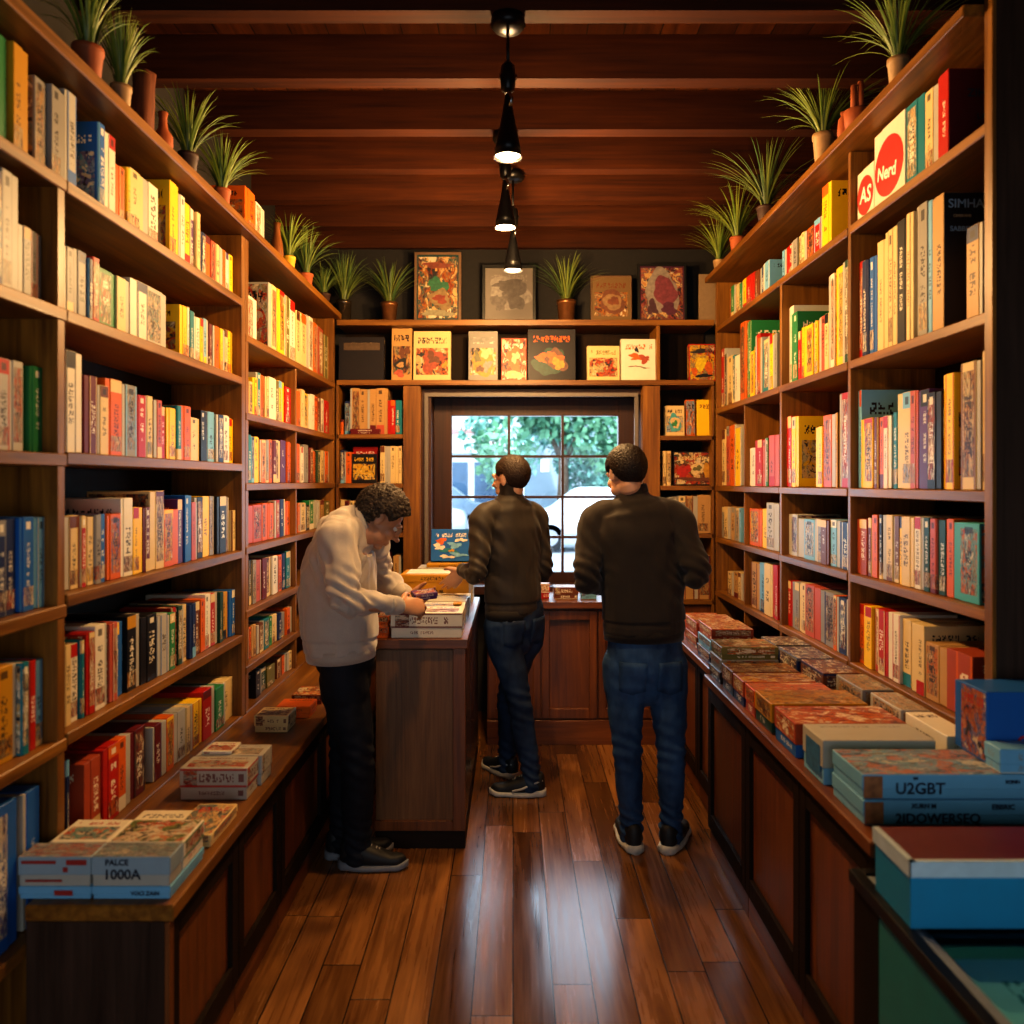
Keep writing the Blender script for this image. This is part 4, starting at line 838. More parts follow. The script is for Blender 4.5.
# island
GI = 'flat boxes on the island counter'
def ibox(x0, x1, y0, y1, h, base, acc, label, z=ZIS, art=1, ink=None, tray=None, top=2, rz=0, split=.62):
    return fb(x1-x0, y1-y0-.002, h, ((x0+x1)/2, (y0+y1)/2, z), rz, base, acc, label, art, 0, ink, group=GI, tray=tray, top=top, split=split)
ib = ibox(-.545, -.225, 3.56, 3.75, .112, 'w', 'mr', 'white box with maroon scribbled front on the island edge', art=1, ink='mr')
ibox(-.545, -.232, 3.76, 3.93, .105, 'w', 'bl', 'white box with pale blue striped top, second on the island', art=1, ink='bl')
ibox(-.54, -.23, 3.94, 4.12, .108, 'lg', 'lb', 'pale grey-blue topped box, third on the island', art=0, ink='bl')
ibox(-.55, -.225, 4.13, 4.28, .10, 'w', 'lb', 'white box before the mustard carton on the island', art=1, ink='gy')
mbx = ibox(-.66+.05, -.235, 4.30, 4.56, .195, 'mu', 'br', 'mustard carton with white top in the middle of the island', art=0, ink='bk', split=.2)
wt = boxes('white_sheet', [((-.58, 4.33, ZIS+.1955), (-.25, 4.54, ZIS+.2))], plain('white_paper', '#e3dfd6', .6), None, 0); tag(wt, 'white paper sheet lying on top of the mustard carton', 'paper')
b3 = ibox(-.55, -.23, 4.60, 4.80, .20, 'lg', 'or', 'pale box behind the mustard carton carrying the blue box', art=0, tray='cr')
b4 = ibox(-.50, -.24, 4.62, 4.78, .022, 'mu', 'lb', 'thin yellow-edged box directly under the tilted blue box', ZIS+.2005, 0)
b5 = obj('game_box', card_mesh('game_box', .235, .03, .19, {'-y': 2}), None, None, (-.365, 4.70, ZIS+.2235)); b5.rotation_euler = (-.22, 0, 0); b5.location.z += .004
set_print(b5, 'bl', 'lb', 'w', 11, 0, 0); tag(b5, 'bright blue box leaning back on the island pile before the window', 'box', GI)
tr_ = obj('box_tray', card_mesh('box_tray', .231, .02, .186, {}, .001, .002), None, b5, (0, .0255, 0)); set_print(tr_, 'bl', 'w')
ob1 = ibox(-.612, -.553, 3.56, 3.68, .05, 'or', 'rd', 'small lower orange-red box at the island corner beside the man', art=2)
ob2 = ibox(-.610, -.555, 3.562, 3.675, .045, 'or', 'cr', 'small upper orange box at the island corner beside the man', ZIS+.0505, art=2)
ibox(-.605, -.556, 3.78, 3.90, .06, 'ol', 'or', 'small olive pack half hidden by the hands of the man in white', art=2)
ib_y = ibox(-.285, -.245, 3.80, 3.86, .012, 'mu', 'or', 'tiny yellow card packet under the reaching hand', ZIS+.1055, art=0)
# window counter things
ZW = .8855
fb(.075, .07, .095, (.195, 5.10, ZW), 0, 'rd', 'w', 'small red and white box on the window counter', 2, group='small boxes on the window counter')
fb(.155, .15, .075, (.335, 5.12, ZW), 0, 'br', 'w', 'brown box with white lid on the window counter', 1, tray='br', group='small boxes on the window counter')
fb(.10, .10, .05, (.48, 5.10, ZW), 0, 'lb', 'bl', 'pale blue box on the window counter by the elbow in black', 1, group='small boxes on the window counter')
fb(.12, .10, .06, (.05, 5.14, ZW), 0, 'lg', 'rd', 'pale box on the window counter behind the middle man', 1, group='small boxes on the window counter')
paperT = NT('backlit_paper'); d_ = paperT.n('ShaderNodeBsdfDiffuse'); l_ = paperT.n('ShaderNodeBsdfTranslucent'); a_ = paperT.n('ShaderNodeMixShader'); a_.inputs[0].default_value = .7
for q_ in (d_, l_): q_.inputs[0].default_value = (.85, .85, .83, 1)
paperT.t.links.new(d_.outputs[0], a_.inputs[1]); paperT.t.links.new(l_.outputs[0], a_.inputs[2]); paperT.t.links.new(a_.outputs[0], paperT.out.inputs[0])
nt = boxes('notice_paper', [(((540.5-CX)*5.66/F, 5.655, EYE+(CY-472)*5.66/F), ((549-CX)*5.66/F, 5.6565, EYE+(CY-459)*5.66/F))], paperT.m, None, 0); tag(nt, 'small blank white paper stuck on the window glass', 'paper')
# red ovals with lettering on the two top boxes of the end-panel bay, dark cover lettering
def find(lbl): return next(o for o in bpy.data.objects if str(o.get('label', '')).find(lbl) >= 0)
def decal_disc(parent, cx, cz, rx, rz_, y, mat):
    bm = bmesh.new()
    for yy in (y,):
        vs = [bm.verts.new((cx+rx*math.cos(2*PI*i/32), yy, cz+rz_*math.sin(2*PI*i/32))) for i in range(32)]; f = bm.faces.new(vs)
    r_ = bmesh.ops.extrude_face_region(bm, geom=[f]); bmesh.ops.translate(bm, vec=(0, .0006, 0), verts=[v for v in r_['geom'] if isinstance(v, bmesh.types.BMVert)])
    return obj('printed_oval', fix(bm), mat, parent)
ovm = plain('oval_red', '#c22a1e', .4)
def dims(o): 
    b = [Vector(c) for c in o.bound_box]; return min(v.x for v in b), max(v.x for v in b), min(v.y for v in b), max(v.z for v in b)
tops = [o for o in bpy.data.objects if ' white box with red' in ' '+o.get('label', '') and o['label'].endswith('top shelf, '+RN)]
for o, t_ in zip(sorted(tops, key=lambda o: -o.location.y), ('AS', 'Nerd')):
    x0, x1, y0, zt = dims(o)
    for c in o.children:
        d2 = dims(c); x0, x1 = min(x0, d2[0]), max(x1, d2[1])
    o['ink'] = o['base']
    w = x1-x0; decal_disc(o, (x0+x1)/2, zt*.46, w*.46, zt*.38, y0-.0012, ovm)
    lettering(t_, min(.11, w/len(t_)*1.15), o, (x0+w*(.2 if len(t_) == 2 else .12), y0-.0018, zt*.36), (PI/2, .15, 0), '#f0e6d2', bold=.002)

# lettered covers that face the camera side in the end-panel bay
def bay_box(shelf, x_end, plane=pr):
    c = [o for o in bpy.data.objects if o.get('label', '').endswith(f'{shelf}, {RN}')]; y = F*plane/(x_end-CX)
    return min(c, key=lambda o: abs(o.location.y-y))
def side_cover(o, col, lines):
    x1 = max([dims(o)[1]]+[dims(c)[1] for c in o.children]); b = [Vector(c) for c in o.bound_box]; y0, y1, zt = min(v.y for v in b), max(v.y for v in b), max(v.z for v in b)
    sh = boxes('cover_sheet', [((x1+.0002, y0+.002, .002), (x1+.001, y1-.002, zt-.002))], plain('sheet_'+col.strip('#'), col, .5), o, 0)
    for t_, s_, y_, z_, c_ in lines: lettering(t_, s_, sh, (x1+.0013, y0+y_, zt-z_), (PI/2, 0, PI/2), c_, bold=.0005)
side_cover(bay_box(S2, 933), '#121319', (('SIMHALE', .040, .014, .05, '#8fb0c8'), ('CIMBRANE', .012, .03, .08, '#9a8a6a'), ('SABBEROW', .022, .02, .125, '#7fa4c2')))
side_cover(bay_box(TOPC, 942), '#5a0f18', (('ZIHET', .036, .06, .09, '#1c3d52'), ('LAU', .026, .09, .16, '#1c3d52')))
deco('bright blue box leaning', [(-.25, .62, .12, .10, 'or', .4), (-.3, .45, .13, .09, 'w', .5), (.1, .5, .2, .07, 'lb', .6), (-.05, .32, .2, .07, 'te', .5), (.25, .66, .12, .06, 'w', .6), (.2, .2, .22, .05, 'lb', .6), (-.1, .14, .16, .05, 'w', .6), (.02, .33, .07, .04, 'mu', .5)], .03)
# ------------------------------------------------------------------ people
def Wp(px, py, Y): return Vector(((px-CX)*Y/F, Y, EYE-(py-CY)*Y/F))
def spline(pts, rad, sub=7):
    P = [pts[0]*2-pts[1]]+list(pts)+[pts[-1]*2-pts[-2]]; Rr = [rad[0]]+list(rad)+[rad[-1]]
    op, orr = [], []
    for i in range(1, len(P)-2):
        for k in range(sub):
            t = k/sub; a, b, c, d = P[i-1:i+3]
            op.append(.5*((2*b)+(c-a)*t+(2*a-5*b+4*c-d)*t*t+(3*b-a-3*c+d)*t**3))
            f = t*t*(3-2*t); orr.append(tuple(u+(v-u)*f for u, v in zip(Rr[i], Rr[i+1])))
    op.append(P[-2]); orr.append(Rr[-2]); return op, orr
def limb(bm, pts, rad, hint=None, n=18, sub=7, roundcap=True, fold=None):
    """tapering tube along joints; rad = radius or (r across hint, r other)"""
    pts = [Vector(p) for p in pts]; rad = [r if isinstance(r, tuple) else (r, r) for r in rad]
    P, Q = spline(pts, rad, sub)
    h = Vector(hint) if hint is not None else Vector((.3, .2, .93)).cross(P[-1]-P[0]).normalized()
    rings = []; L = 0
    for i, p in enumerate(P):
        d = (P[min(i+1, len(P)-1)]-P[max(0, i-1)]).normalized()
        x = (h-d*h.dot(d)).normalized(); y = d.cross(x)
        if i: L += (p-P[i-1]).length
        k = 1+(fold(i/(len(P)-1), L) if fold else 0)
        rings.append(ring(p, x, y, Q[i][0]*k, Q[i][1]*k, n)); 
        if i in (0, len(P)-1) and roundcap:
            s = -1 if i == 0 else 1; ex = [ring(p+d*(s*Q[i][0]*q), x, y, Q[i][0]*w, Q[i][1]*w, n) for q, w in ((.35, .92), (.65, .72), (.82, .4))]
            rings = ex[::-1]+rings if i == 0 else rings+ex
    loft(bm, rings)
def blob(bm, c, ax):
    m = Matrix((ax[0], ax[1], ax[2])).transposed().to_4x4(); m.translation = c
    bmesh.ops.create_icosphere(bm, subdivisions=3, radius=1, matrix=m)
def hand(bm, wrist, d, n, side, curl=(.35, .4, .45, .5), thumb=.3, sc=1.0):
    d = d.normalized(); n = (n-d*n.dot(d)).normalized(); t = d.cross(n)*side
    limb(bm, [wrist-d*.01, wrist+d*.03, wrist+d*.066*sc, wrist+d*.092*sc], [(.026, .019), (.034, .017), (.041, .0155), (.039, .012)], t, 16, 4)
    for i in range(4):
        p = wrist+d*(.084, .090, .086, .076)[i]*sc+t*(.030-.0205*i)*sc; dd = (d+t*(.06-.045*i)).normalized(); pts = [p-dd*.02, p]
        for k, L in enumerate(((.043, .047, .043, .033)[i], (.026, .030, .027, .021)[i], (.021, .022, .021, .018)[i])):
            a = curl[i]*(.8 if k == 0 else 1); ca, sa = math.cos(a), math.sin(a)
            dd, n2 = (dd*ca+n*sa).normalized(), None
            nn = (n-dd*n.dot(dd)).normalized(); n_ = nn; p = p+dd*L*sc; pts.append(p); n = n_
        n = (n-d*n.dot(d)); n = (d.cross(t)*-side if n.length < .1 else n).normalized(); n = t.cross(d)*side; n = n.normalized()
        limb(bm, pts, [.0098, .0098, .0088, .0078, .0066], t, 10, 3)
    tp = wrist+d*.026*sc+t*.028; td = (t*.72+d*.62+n*thumb).normalized(); td2 = (t*.25+d*.85+n*(thumb+.25)).normalized()
    limb(bm, [tp-td*.015, tp+td*.022, tp+td*.045*sc, tp+td*.045*sc+td2*.032*sc], [.013, .0135, .0105, .0078], n, 10, 3)
def remesh(name, bm, voxel, mat, parent, sm=6, fn=None, k=.5):
    o = obj(name, fix(bm), mat, None)
    m = o.modifiers.new('r', 'REMESH'); m.mode = 'VOXEL'; m.voxel_size = voxel; m.use_smooth_shade = True
    s = o.modifiers.new('s', 'SMOOTH'); s.iterations = sm; s.factor = k
    dg = bpy.context.evaluated_depsgraph_get(); me = bpy.data.meshes.new_from_object(o.evaluated_get(dg))
    o.modifiers.clear(); o.data = me
    if fn:
        nv = [(v.co.copy(), v.normal.copy()) for v in me.vertices]
        for v, (c, nn) in zip(me.vertices, nv): v.co = c+nn*fn(c)
    if not me.materials: me.materials.append(mat)
    smooth(o); o.parent = parent; return o
def cloth(name, c, rough=.85, scale=500, var=.18, sheen=.3):
    t = NT(name); co = t.n('ShaderNodeTexCoord').outputs['Object']
    a = t.noise(co, 9, 4, .6)[0]; w = t.noise(t.mapping(co, (1, 1, .35)), scale, 2)[0]
    c = rgb(c); col = t.mix(a, tuple(v*(1-var) for v in c), tuple(min(1, v*(1+var)) for v in c)); col = t.mix(t.M('MULTIPLY', w, .35), col, tuple(v*.5 for v in c))
    return t.bsdf(col, rough, t.M('ADD', t.M('MULTIPLY', w, .3), a), .3, .004, .25, Sheen_Weight=sheen)
def denim(name, c, hi):
    t = NT(name); co = t.n('ShaderNodeTexCoord').outputs['Object']
    a = t.noise(t.mapping(co, (1, 1, .5)), 6, 5, .65)[0]; w = t.noise(t.mapping(co, (600, 600, 160)), 1, 2)[0]
    col = t.ramp(a, [(.3, rgb(c)), (.75, rgb(hi))]); col = t.mix(t.M('MULTIPLY', w, .4), col, tuple(v*.5 for v in rgb(c)))
    return t.bsdf(col, .75, t.M('ADD', t.M('MULTIPLY', w, .3), a), .35, .004, .3)
def skin_mat(name, c):
    t = NT(name); co = t.n('ShaderNodeTexCoord').outputs['Object']; a = t.noise(co, 30, 4)[0]; c = rgb(c)
    return t.bsdf(t.mix(a, tuple(v*.82 for v in c), c), .48, a, .08, .002, .4, Subsurface_Weight=.12, Subsurface_Radius=(.012, .004, .002))
def hair_mat(name, a, b_):
    t = NT(name); co = t.n('ShaderNodeTexCoord').outputs['Object']; n1 = t.noise(co, 90, 3, .6, 1.0)[0]; n2 = t.noise(co, 14, 2)[0]
    return t.bsdf(t.mix(n1, rgb(a), t.mix(n2, rgb(a), rgb(b_))), .55, n1, .7, .006, .35)
soleW = plain('shoe_sole', '#b9b4aa', .6, 60, .15); soleD = plain('shoe_sole_grey', '#7d7f84', .6, 60, .15); shoeB = plain('shoe_black', '#17181b', .6, 120, .3); laceM = plain('lace', '#b0aaa0', .7); laceD = plain('lace_dark', '#2a2a2e', .7)
eyeW = plain('eye_white', '#d8d2c8', .25, 20, .03); irisM = plain('iris', '#2a1a10', .2)
def shoe(parent, ankle, d, sole, lace, L=.285, stripe=False):
    d = Vector((d[0], d[1], 0)).normalized(); x = Vector((d.y, -d.x, 0)); A = Vector((ankle[0], ankle[1], 0)); Zv = Vector((0, 0, 1))
    def outline(s): return .036+.012*math.sin(min(1, max(0, (s-.1)/.62))*PI)+(-.014 if s < .06 else 0)-.030*max(0, (s-.84)/.16)**1.6
    def top(s): return .105-.012*s if s < .28 else max(.042, .102-(s-.28)*.125)
    bm = bmesh.new(); rings = []
    N = 16
    for i in range(N+1):
        s = i/N; w = outline(s)*(.55 if i in (0, N) else 1); h = top(s)*(.8 if i == 0 else (.62 if i == N else 1))
        c = A+d*(-.075+L*s)+Zv*(.022+h/2-.005); rings.append(ring(c, x, Zv, w, h/2+.004, 18, 2.6))
    loft(bm, rings); o = obj('shoe', fix(bm), shoeB, parent)
    mo = o.modifiers.new('s', 'SUBSURF'); mo.levels = mo.render_levels = 1; smooth(o)
    bm = bmesh.new(); rings = []
    for i in range(N+1):
        s = i/N; w = (outline(s)+.005)*(.6 if i in (0, N) else 1); zt = .030+(.008 if s < .2 else 0)+.010*max(0, (s-.85)/.15); zb = .0005+.012*max(0, (s-.88)/.12)
        c = A+d*(-.081+(L+.012)*s)+Zv*((zt+zb)/2); rings.append(ring(c, x, Zv, w, (zt-zb)/2, 18, 4))
    loft(bm, rings); smooth(obj('sole', fix(bm), sole, o))
    bm = bmesh.new()
    for k in range(5):
        s = .36+.06*k; h = .022+top(s)-.002; w = outline(s)*.62; sg = 1 if k % 2 else -1
        tube(bm, [A+d*(-.075+L*s)+x*(-w)+Zv*(h-.014), A+d*(-.075+L*(s+.012*sg))+Zv*(h+.003), A+d*(-.075+L*(s))+x*w+Zv*(h-.014)], .0032, 6)
    smooth(obj('laces', fix(bm), lace, o))
    if stripe:
        bm = bmesh.new()
        for sg in (-1, 1):
            tube(bm, [A+d*(-.075+L*q)+x*(sg*(outline(q)+.001))+Zv*zz for q, zz in ((.05, .085), (.22, .075), (.42, .05), (.6, .036))], .006, 6)
        smooth(obj('side_stripe', fix(bm), sole, o))
    return o
def make_person(label, S):
    q = random.Random(S['seed']); lat, fw = Vector(S['lat']).normalized(), Vector(S['fw']).normalized(); Zv = Vector((0, 0, 1))
    body = bmesh.new(); sp = [(Vector(c), rx, ry) for c, rx, ry in S['spine']]
    # skin body: trunk, limbs, neck, head, hands in one surface
    limb(body, [c for c, _, _ in sp], [(rx*.86, ry*.84) for _, rx, ry in sp], lat, 22, 4, False)
    pel = (Vector(S['legs'][0][0])+Vector(S['legs'][1][0]))/2
    limb(body, [pel-Zv*.02, pel+Zv*.05, sp[0][0]+Zv*.05], [(.13, .10), (.145, .105), (.14, .10)], lat, 20, 4)
    for lg in S['legs']:
        h, k, a = (Vector(v) for v in lg[:3]); limb(body, [h, (h+k)/2, k, (k*.55+a*.45), a, a-Zv*.05], [.075, .068, .05, .048, .034, .034])
    H = Vector(S['head']); hf = Vector(S['hf']).normalized(); hu = Zv-hf*hf.z; hu = hu.normalized()
    if 'hu' in S: hu = (Vector(S['hu'])-hf*Vector(S['hu']).dot(hf)).normalized()
    hx = hf.cross(hu)
    def hp(x, y, z): return H+hx*x+hf*y+hu*z
    def hb_(x, y, z, a, b, c): blob(body, hp(x, y, z), (hx*a, hf*b, hu*c))
    nb = Vector(S['neck'])
    limb(body, [nb-Zv*.05, nb, (nb+hp(0, -.02, -.07))/2, hp(0, -.018, -.06), hp(0, -.01, 0)], [.064, .056, .051, .051, .047], hx, 18, 4)
    hb_(0, -.014, .028, .074, .094, .087); hb_(0, .028, -.038, .056, .064, .074); hb_(0, .064, -.098, .024, .021, .017)
    for s in (-1, 1):
        hb_(s*.041, .022, -.064, .020, .044, .030); hb_(s*.036, .062, -.028, .021, .025, .022); hb_(s*.075, -.010, -.010, .008, .019, .031); hb_(s*.079, -.016, .004, .006, .014, .018)
        hb_(s*.030, .082, .022, .021, .012, .009); hb_(s*.030, .078, .009, .016, .010, .006); hb_(s*.014, .096, -.033, .010, .012, .009)
    hb_(0, .095, -.008, .010, .015, .030); hb_(0, .112, -.030, .012, .014, .011); hb_(0, .088, -.062, .022, .010, .0065); hb_(0, .085, -.074, .019, .010, .007)
    for side, arm in ((1, S['armR']), (-1, S['armL'])):
        s, e, w = (Vector(v) for v in arm[:3])
        limb(body, [s, (s+e)/2, e, (e*.6+w*.4), w], [.046, .042, .037, .036, .026]); hand(body, w, Vector(arm[3]), Vector(arm[4]), side, *arm[5:])
    B = remesh('person', body, .0042, S['skin'], None, 4); tag(B, label, 'person')
    # eyes
    for s in (-1, 1):
        bm = bmesh.new(); blob(bm, hp(s*.030, .073, .001), (hx*.0115, hf*.0115, hu*.0115)); e = smooth(obj('eye', bm, eyeW, B))
        bm = bmesh.new(); blob(bm, hp(s*.030, .0815, -.005), (hx*.0052, hf*.0040, hu*.0050)); smooth(obj('iris', bm, irisM, e))
    # hair
    hs = S['hair']; bm = bmesh.new(); bmesh.ops.create_icosphere(bm, subdivisions=6, radius=1)
    def zb(y):
        pts = [(-.12, -.088), (-.07, -.084), (-.035, -.055), (-.012, .012), (.012, .012), (.03, .0), (.05, .045), (.075, hs.get('front', .066)), (.12, hs.get('front', .066))]
        for (a, u), (b_, v) in zip(pts, pts[1:]):
            if y <= b_: return u+(v-u)*max(0, (y-a))/(b_-a)
        return pts[-1][1]
    for v in bm.verts:
        d = v.co.copy(); p = Vector((d.x*.076, d.y*.096, d.z*.089)); y, z = p.y-.014, p.z+.028
        if z < .0: p.z *= 1.0; p.x *= 1-.10*min(1, -z/.06)
        m = min(1, max(0, (z-zb(y))/.022)); m = m*m*(3-2*m)
        off = -.008+m*(.008+hs['th']+hs['amp']*noise.noise(d*hs['fr'])+hs['amp']*.6*noise.noise(d*hs['fr']*2.3)+hs.get('top', 0)*max(0, d.z)+hs.get('fr_', 0)*max(0, d.y))
        p = p+d*off; v.co = hp(p.x, p.y-.014, p.z+.028)
    if hs.get('curls'):
        for _ in range(hs['curls']):
            d = Vector((q.gauss(0, 1), q.gauss(0, 1), q.gauss(0, 1))).normalized(); p = Vector((d.x*.076, d.y*.096-.014, d.z*.089+.028))
            if p.z < zb(p.y)+.02: continue
            o_ = p+d*(hs['th']*.7); t1 = d.cross(Vector((q.gauss(0, 1), q.gauss(0, 1), q.gauss(0, 1)))).normalized(); t2 = d.cross(t1); r_ = q.uniform(.006, .012)
            tube(bm, [hp(*(o_+(t1*math.cos(a)+t2*math.sin(a))*r_+d*(.006*math.sin(a*1.3)+a*.0016))) for a in [k*.75 for k in range(8)]], [.0042, .0042, .004, .0038, .0034, .003, .0022, .0012], 6)
    smooth(obj('hair', fix(bm), hs['mat'], B))
    # sweatshirt
    bm = bmesh.new(); limb(bm, [c for c, _, _ in sp], [(rx, ry) for _, rx, ry in sp], lat, 28, 6, False)
    c0, rx0, ry0 = sp[0]
    for arm in (S['armR'], S['armL']):
        s, e, w = (Vector(v) for v in arm[:3]); k = S.get('sl', 1)
        cuff = w-(w-e).normalized()*.012
        inn = s+(sp[-3][0]-s)*.35
        limb(bm, [inn, s, (s+e)/2, e, (e*.55+cuff*.45), cuff], [.075*k, .076*k, .064*k, .056*k, .050*k, .040*k], None, 20, 7, True,
             lambda t, L: .035*math.sin(L*95+1)*math.exp(-((t-.62)/.16)**2)+.03*math.sin(L*120)*math.exp(-((t-.93)/.07)**2))
    els = [Vector(S['armR'][1]), Vector(S['armL'][1])]; shs = [Vector(S['armR'][0]), Vector(S['armL'][0])]
    zh = c0.z; fa_ = S.get('fold', .007)
    def fold(p):
        u = p-c0; a, b_, z = u.dot(lat), u.dot(fw), u.z
        v = fa_*noise.noise(Vector((a*9+b_*5, b_*8, z*3.2+S['seed'])))+fa_*.7*noise.noise(Vector((a*20, b_*20, z*7)))
        v += .9*fa_*math.sin((a*.8+z*1.0)*42+3*noise.noise(p*6))*max(0, noise.noise(p*4+Vector((S['seed'], 0, 0))))
        for e in els:
            dd = (p-e).length; v += .8*fa_*math.sin((p.z*1.0+p.x*.6+p.y*.5)*120)*math.exp(-(dd/.085)**2)
        for s_ in shs:
            dd = (p-s_-Vector((0, 0, -.1))).length; v += .8*fa_*math.sin((a*1.2+z*.8)*80)*math.exp(-(dd/.10)**2)
        if z < .06 and (p-c0).dot(lat) < .3: v -= .006*max(0, 1-abs(z-.055)/.02)
        return v
    sh = remesh('sweatshirt', bm, .006, S['top'], B, 6, fold)
    # hem band, cuffs, collar
    bm = bmesh.new(); up = (sp[1][0]-c0).normalized(); rings = []
    for t, k in ((-.028, .93), (-.030, .985), (.0, 1.0), (.022, .985), (.024, .93)): rings.append(ring(c0+up*t, lat, up.cross(lat), rx0*k, ry0*k, 32))
    loft(bm, rings, False); loft(bm, [rings[0], rings[-1]], False); smooth(obj('hem_band', fix(bm), S['band'], sh))
    for arm in (S['armR'], S['armL']):
        e, w = Vector(arm[1]), Vector(arm[2]); d = (w-e).normalized(); bm = bmesh.new()
        limb(bm, [w-d*.045, w-d*.02, w+d*.004], [.040*S.get('sl', 1), .037, .033], None, 18, 3, False); smooth(obj('cuff', fix(bm), S['band'], sh))
    cn = (Vector(S['neck'])-sp[-2][0]).normalized(); cc = sp[-1][0]+cn*S.get('colz', 0); bm = bmesh.new()
    x = (lat-cn*lat.dot(cn)).normalized(); y = cn.cross(x); r1, r2 = sp[-1][1]*1.0, sp[-1][2]*1.0; ch = S.get('collar', .02)
    prof = [(-.012, 1.08), (ch*.5, 1.05), (ch, 1.0), (ch+.003, .94), (ch*.5, .93), (-.012, .95)]
    loft(bm, [ring(cc+cn*t, x, y, r1*k, r2*k, 28) for t, k in prof+prof[:1]], False); smooth(obj('collar', fix(bm), S['band'], sh))
    if S.get('zip'):
        bm = bmesh.new()
    # trousers
    bm = bmesh.new(); limb(bm, [pel-Zv*.055, pel+Zv*.01, pel+Zv*.07, sp[0][0]+Zv*.03], [(.125, .10), (.165, .122), (.168, .122), (min(.158, sp[0][1]*.93), min(.125, sp[0][2]*.88))], lat, 24, 5)
    kn = [Vector(l[1]) for l in S['legs']]; an = [Vector(l[2]) for l in S['legs']]
    for lg in S['legs']:
        h, k, a = (Vector(v) for v in lg[:3]); w = S.get('lw', 1); end = a+Zv*(-.035)
        limb(bm, [h+Zv*.02, h-Zv*.04+(k-h)*.1, (h*.5+k*.5), k, (k*.6+a*.4), a+Zv*.03, end], [.095, (.092*w), .080*w, .063*w, .060*w, .050*w, .053*w], lat, 22, 7, True,
             lambda t, L: .045*math.sin(L*150)*math.exp(-((t-.96)/.06)**2)+.02*math.sin(L*90)*math.exp(-((t-.52)/.08)**2))
    def jf(p):
        v = .004*noise.noise(Vector((p.x*9, p.y*9, p.z*8)))+.003*noise.noise(p*24)
        for k in kn: v += .0045*math.sin(p.z*110+p.x*40+p.y*30+2*noise.noise(p*9))*math.exp(-((p-k).length/.11)**2)
        for a in an: v += .006*math.sin(p.z*130+p.x*60+2*noise.noise(p*11))*math.exp(-((p-a-Zv*.03).length/.10)**2)
        v += .004*math.sin(p.z*90+(p-pel).dot(lat)*60)*math.exp(-((p-pel+Zv*.03).length/.12)**2)
        return v
    jn = remesh('jeans', bm, .0058, S['jeans'], B, 5, jf)
    if S.get('pockets'):
        from mathutils.bvhtree import BVHTree
        bvh = BVHTree.FromPolygons([v.co for v in jn.data.vertices], [tuple(q_.vertices) for q_ in jn.data.polygons])
        for s in (-1, 1):
            bm = bmesh.new(); grid = []
            for iz in range(7):
                row = []
                for ix in range(7):
                    u, v = ix/3-1, iz/3-1; zz = v*.062-(.018*(1-abs(u)) if iz == 0 else 0); hit = bvh.ray_cast(pel+lat*(s*.080+u*.055)+Zv*(zz-.015)-fw*.4, fw)
                    row.append(bm.verts.new((hit[0] if hit[0] else pel)-fw*.0035))
                grid.append(row)
            for iz in range(6):
                for ix in range(6): bm.faces.new((grid[iz][ix], grid[iz][ix+1], grid[iz+1][ix+1], grid[iz+1][ix]))
            so = smooth(obj('back_pocket', fix(bm), S['jeans'], jn)); mo = so.modifiers.new('t', 'SOLIDIFY'); mo.thickness = .004; mo.offset = 0
    for lg, d in zip(S['legs'], S['toes']): shoe(B, lg[2], d, S['sole'], S['lace'], stripe=S.get('stripe', False))
    return B
skinA, skinB = skin_mat('skin_tan', '#bb8a69'), skin_mat('skin_light', '#d0a080')
V3 = lambda *a: Vector(a)
# man in the white sweatshirt, stooping over the island corner
YA = 3.36
fwA = V3(.95, .31, 0).normalized(); latA = V3(.31, -.95, 0)
A_ = lambda px, py, Y=YA: Wp(px, py, Y)+V3(.02, 0, 0)
make_person('stooping man with curly greying hair in white sweatshirt holding a small purple-red box', dict(seed=3, lat=latA, fw=fwA, skin=skinA,
    spine=[(A_(336, 650), .168, .146), (A_(334, 620), .176, .158), (A_(333, 590), .178, .156), (A_(334, 562), .182, .146), (A_(339, 540), .185, .128), (A_(349, 529), .150, .105), (A_(356, 523), .085, .075), (A_(360, 520), .068, .064)],
    neck=A_(361, 521), head=A_(376, 518, 3.38), hf=(.72, .20, -.62), hu=(.5, .15, .85),
    armR=[Vector((-.70, 3.215, 1.395)), Vector((-.645, 3.09, 1.165)), Vector((-.465, 3.235, 1.125)), V3(.75, .55, -.12), V3(-.35, .75, -.5), (.45, .5, .55, .6), .35],
    armL=[Vector((-.63, 3.53, 1.40)), Vector((-.60, 3.62, 1.20)), Vector((-.475, 3.505, 1.125)), V3(.85, -.5, -.05), V3(-.3, -.45, .8), (.35, .4, .4, .45), .3],
    legs=[[V3(-.70, 3.30, .86), V3(-.645, 3.30, .49), V3(-.655, 3.37, .09)], [V3(-.715, 3.45, .86), V3(-.722, 3.45, .49), V3(-.735, 3.47, .09)]],
    toes=[(1, -.03), (.93, .2)], top=cloth('sweat_white', '#b9aea3', .9, 400, .10), band=cloth('sweat_white_rib', '#b3a89c', .9, 300, .1), jeans=denim('trousers_dark', '#0c0f17', '#1a1f2c'), sole=soleD, lace=laceM, lw=1.12, fold=.017, collar=.012, sl=1.06,
    hair=dict(th=.020, amp=.010, fr=9, curls=620, mat=hair_mat('hair_curly', '#1c130d', '#6a5a4c'), front=.058, top=.006)))
hb1 = fb(.10, .075, .028, (0, 0, 0), 0, 'pu', 'rd', 'small purple and red box held in the stooping man\'s hands', 1, 0, 'w', group='held box', name='small_game_box')
hb1.location = (-.375, 3.385, 1.135); hb1.rotation_euler = (.12, -.08, .35)
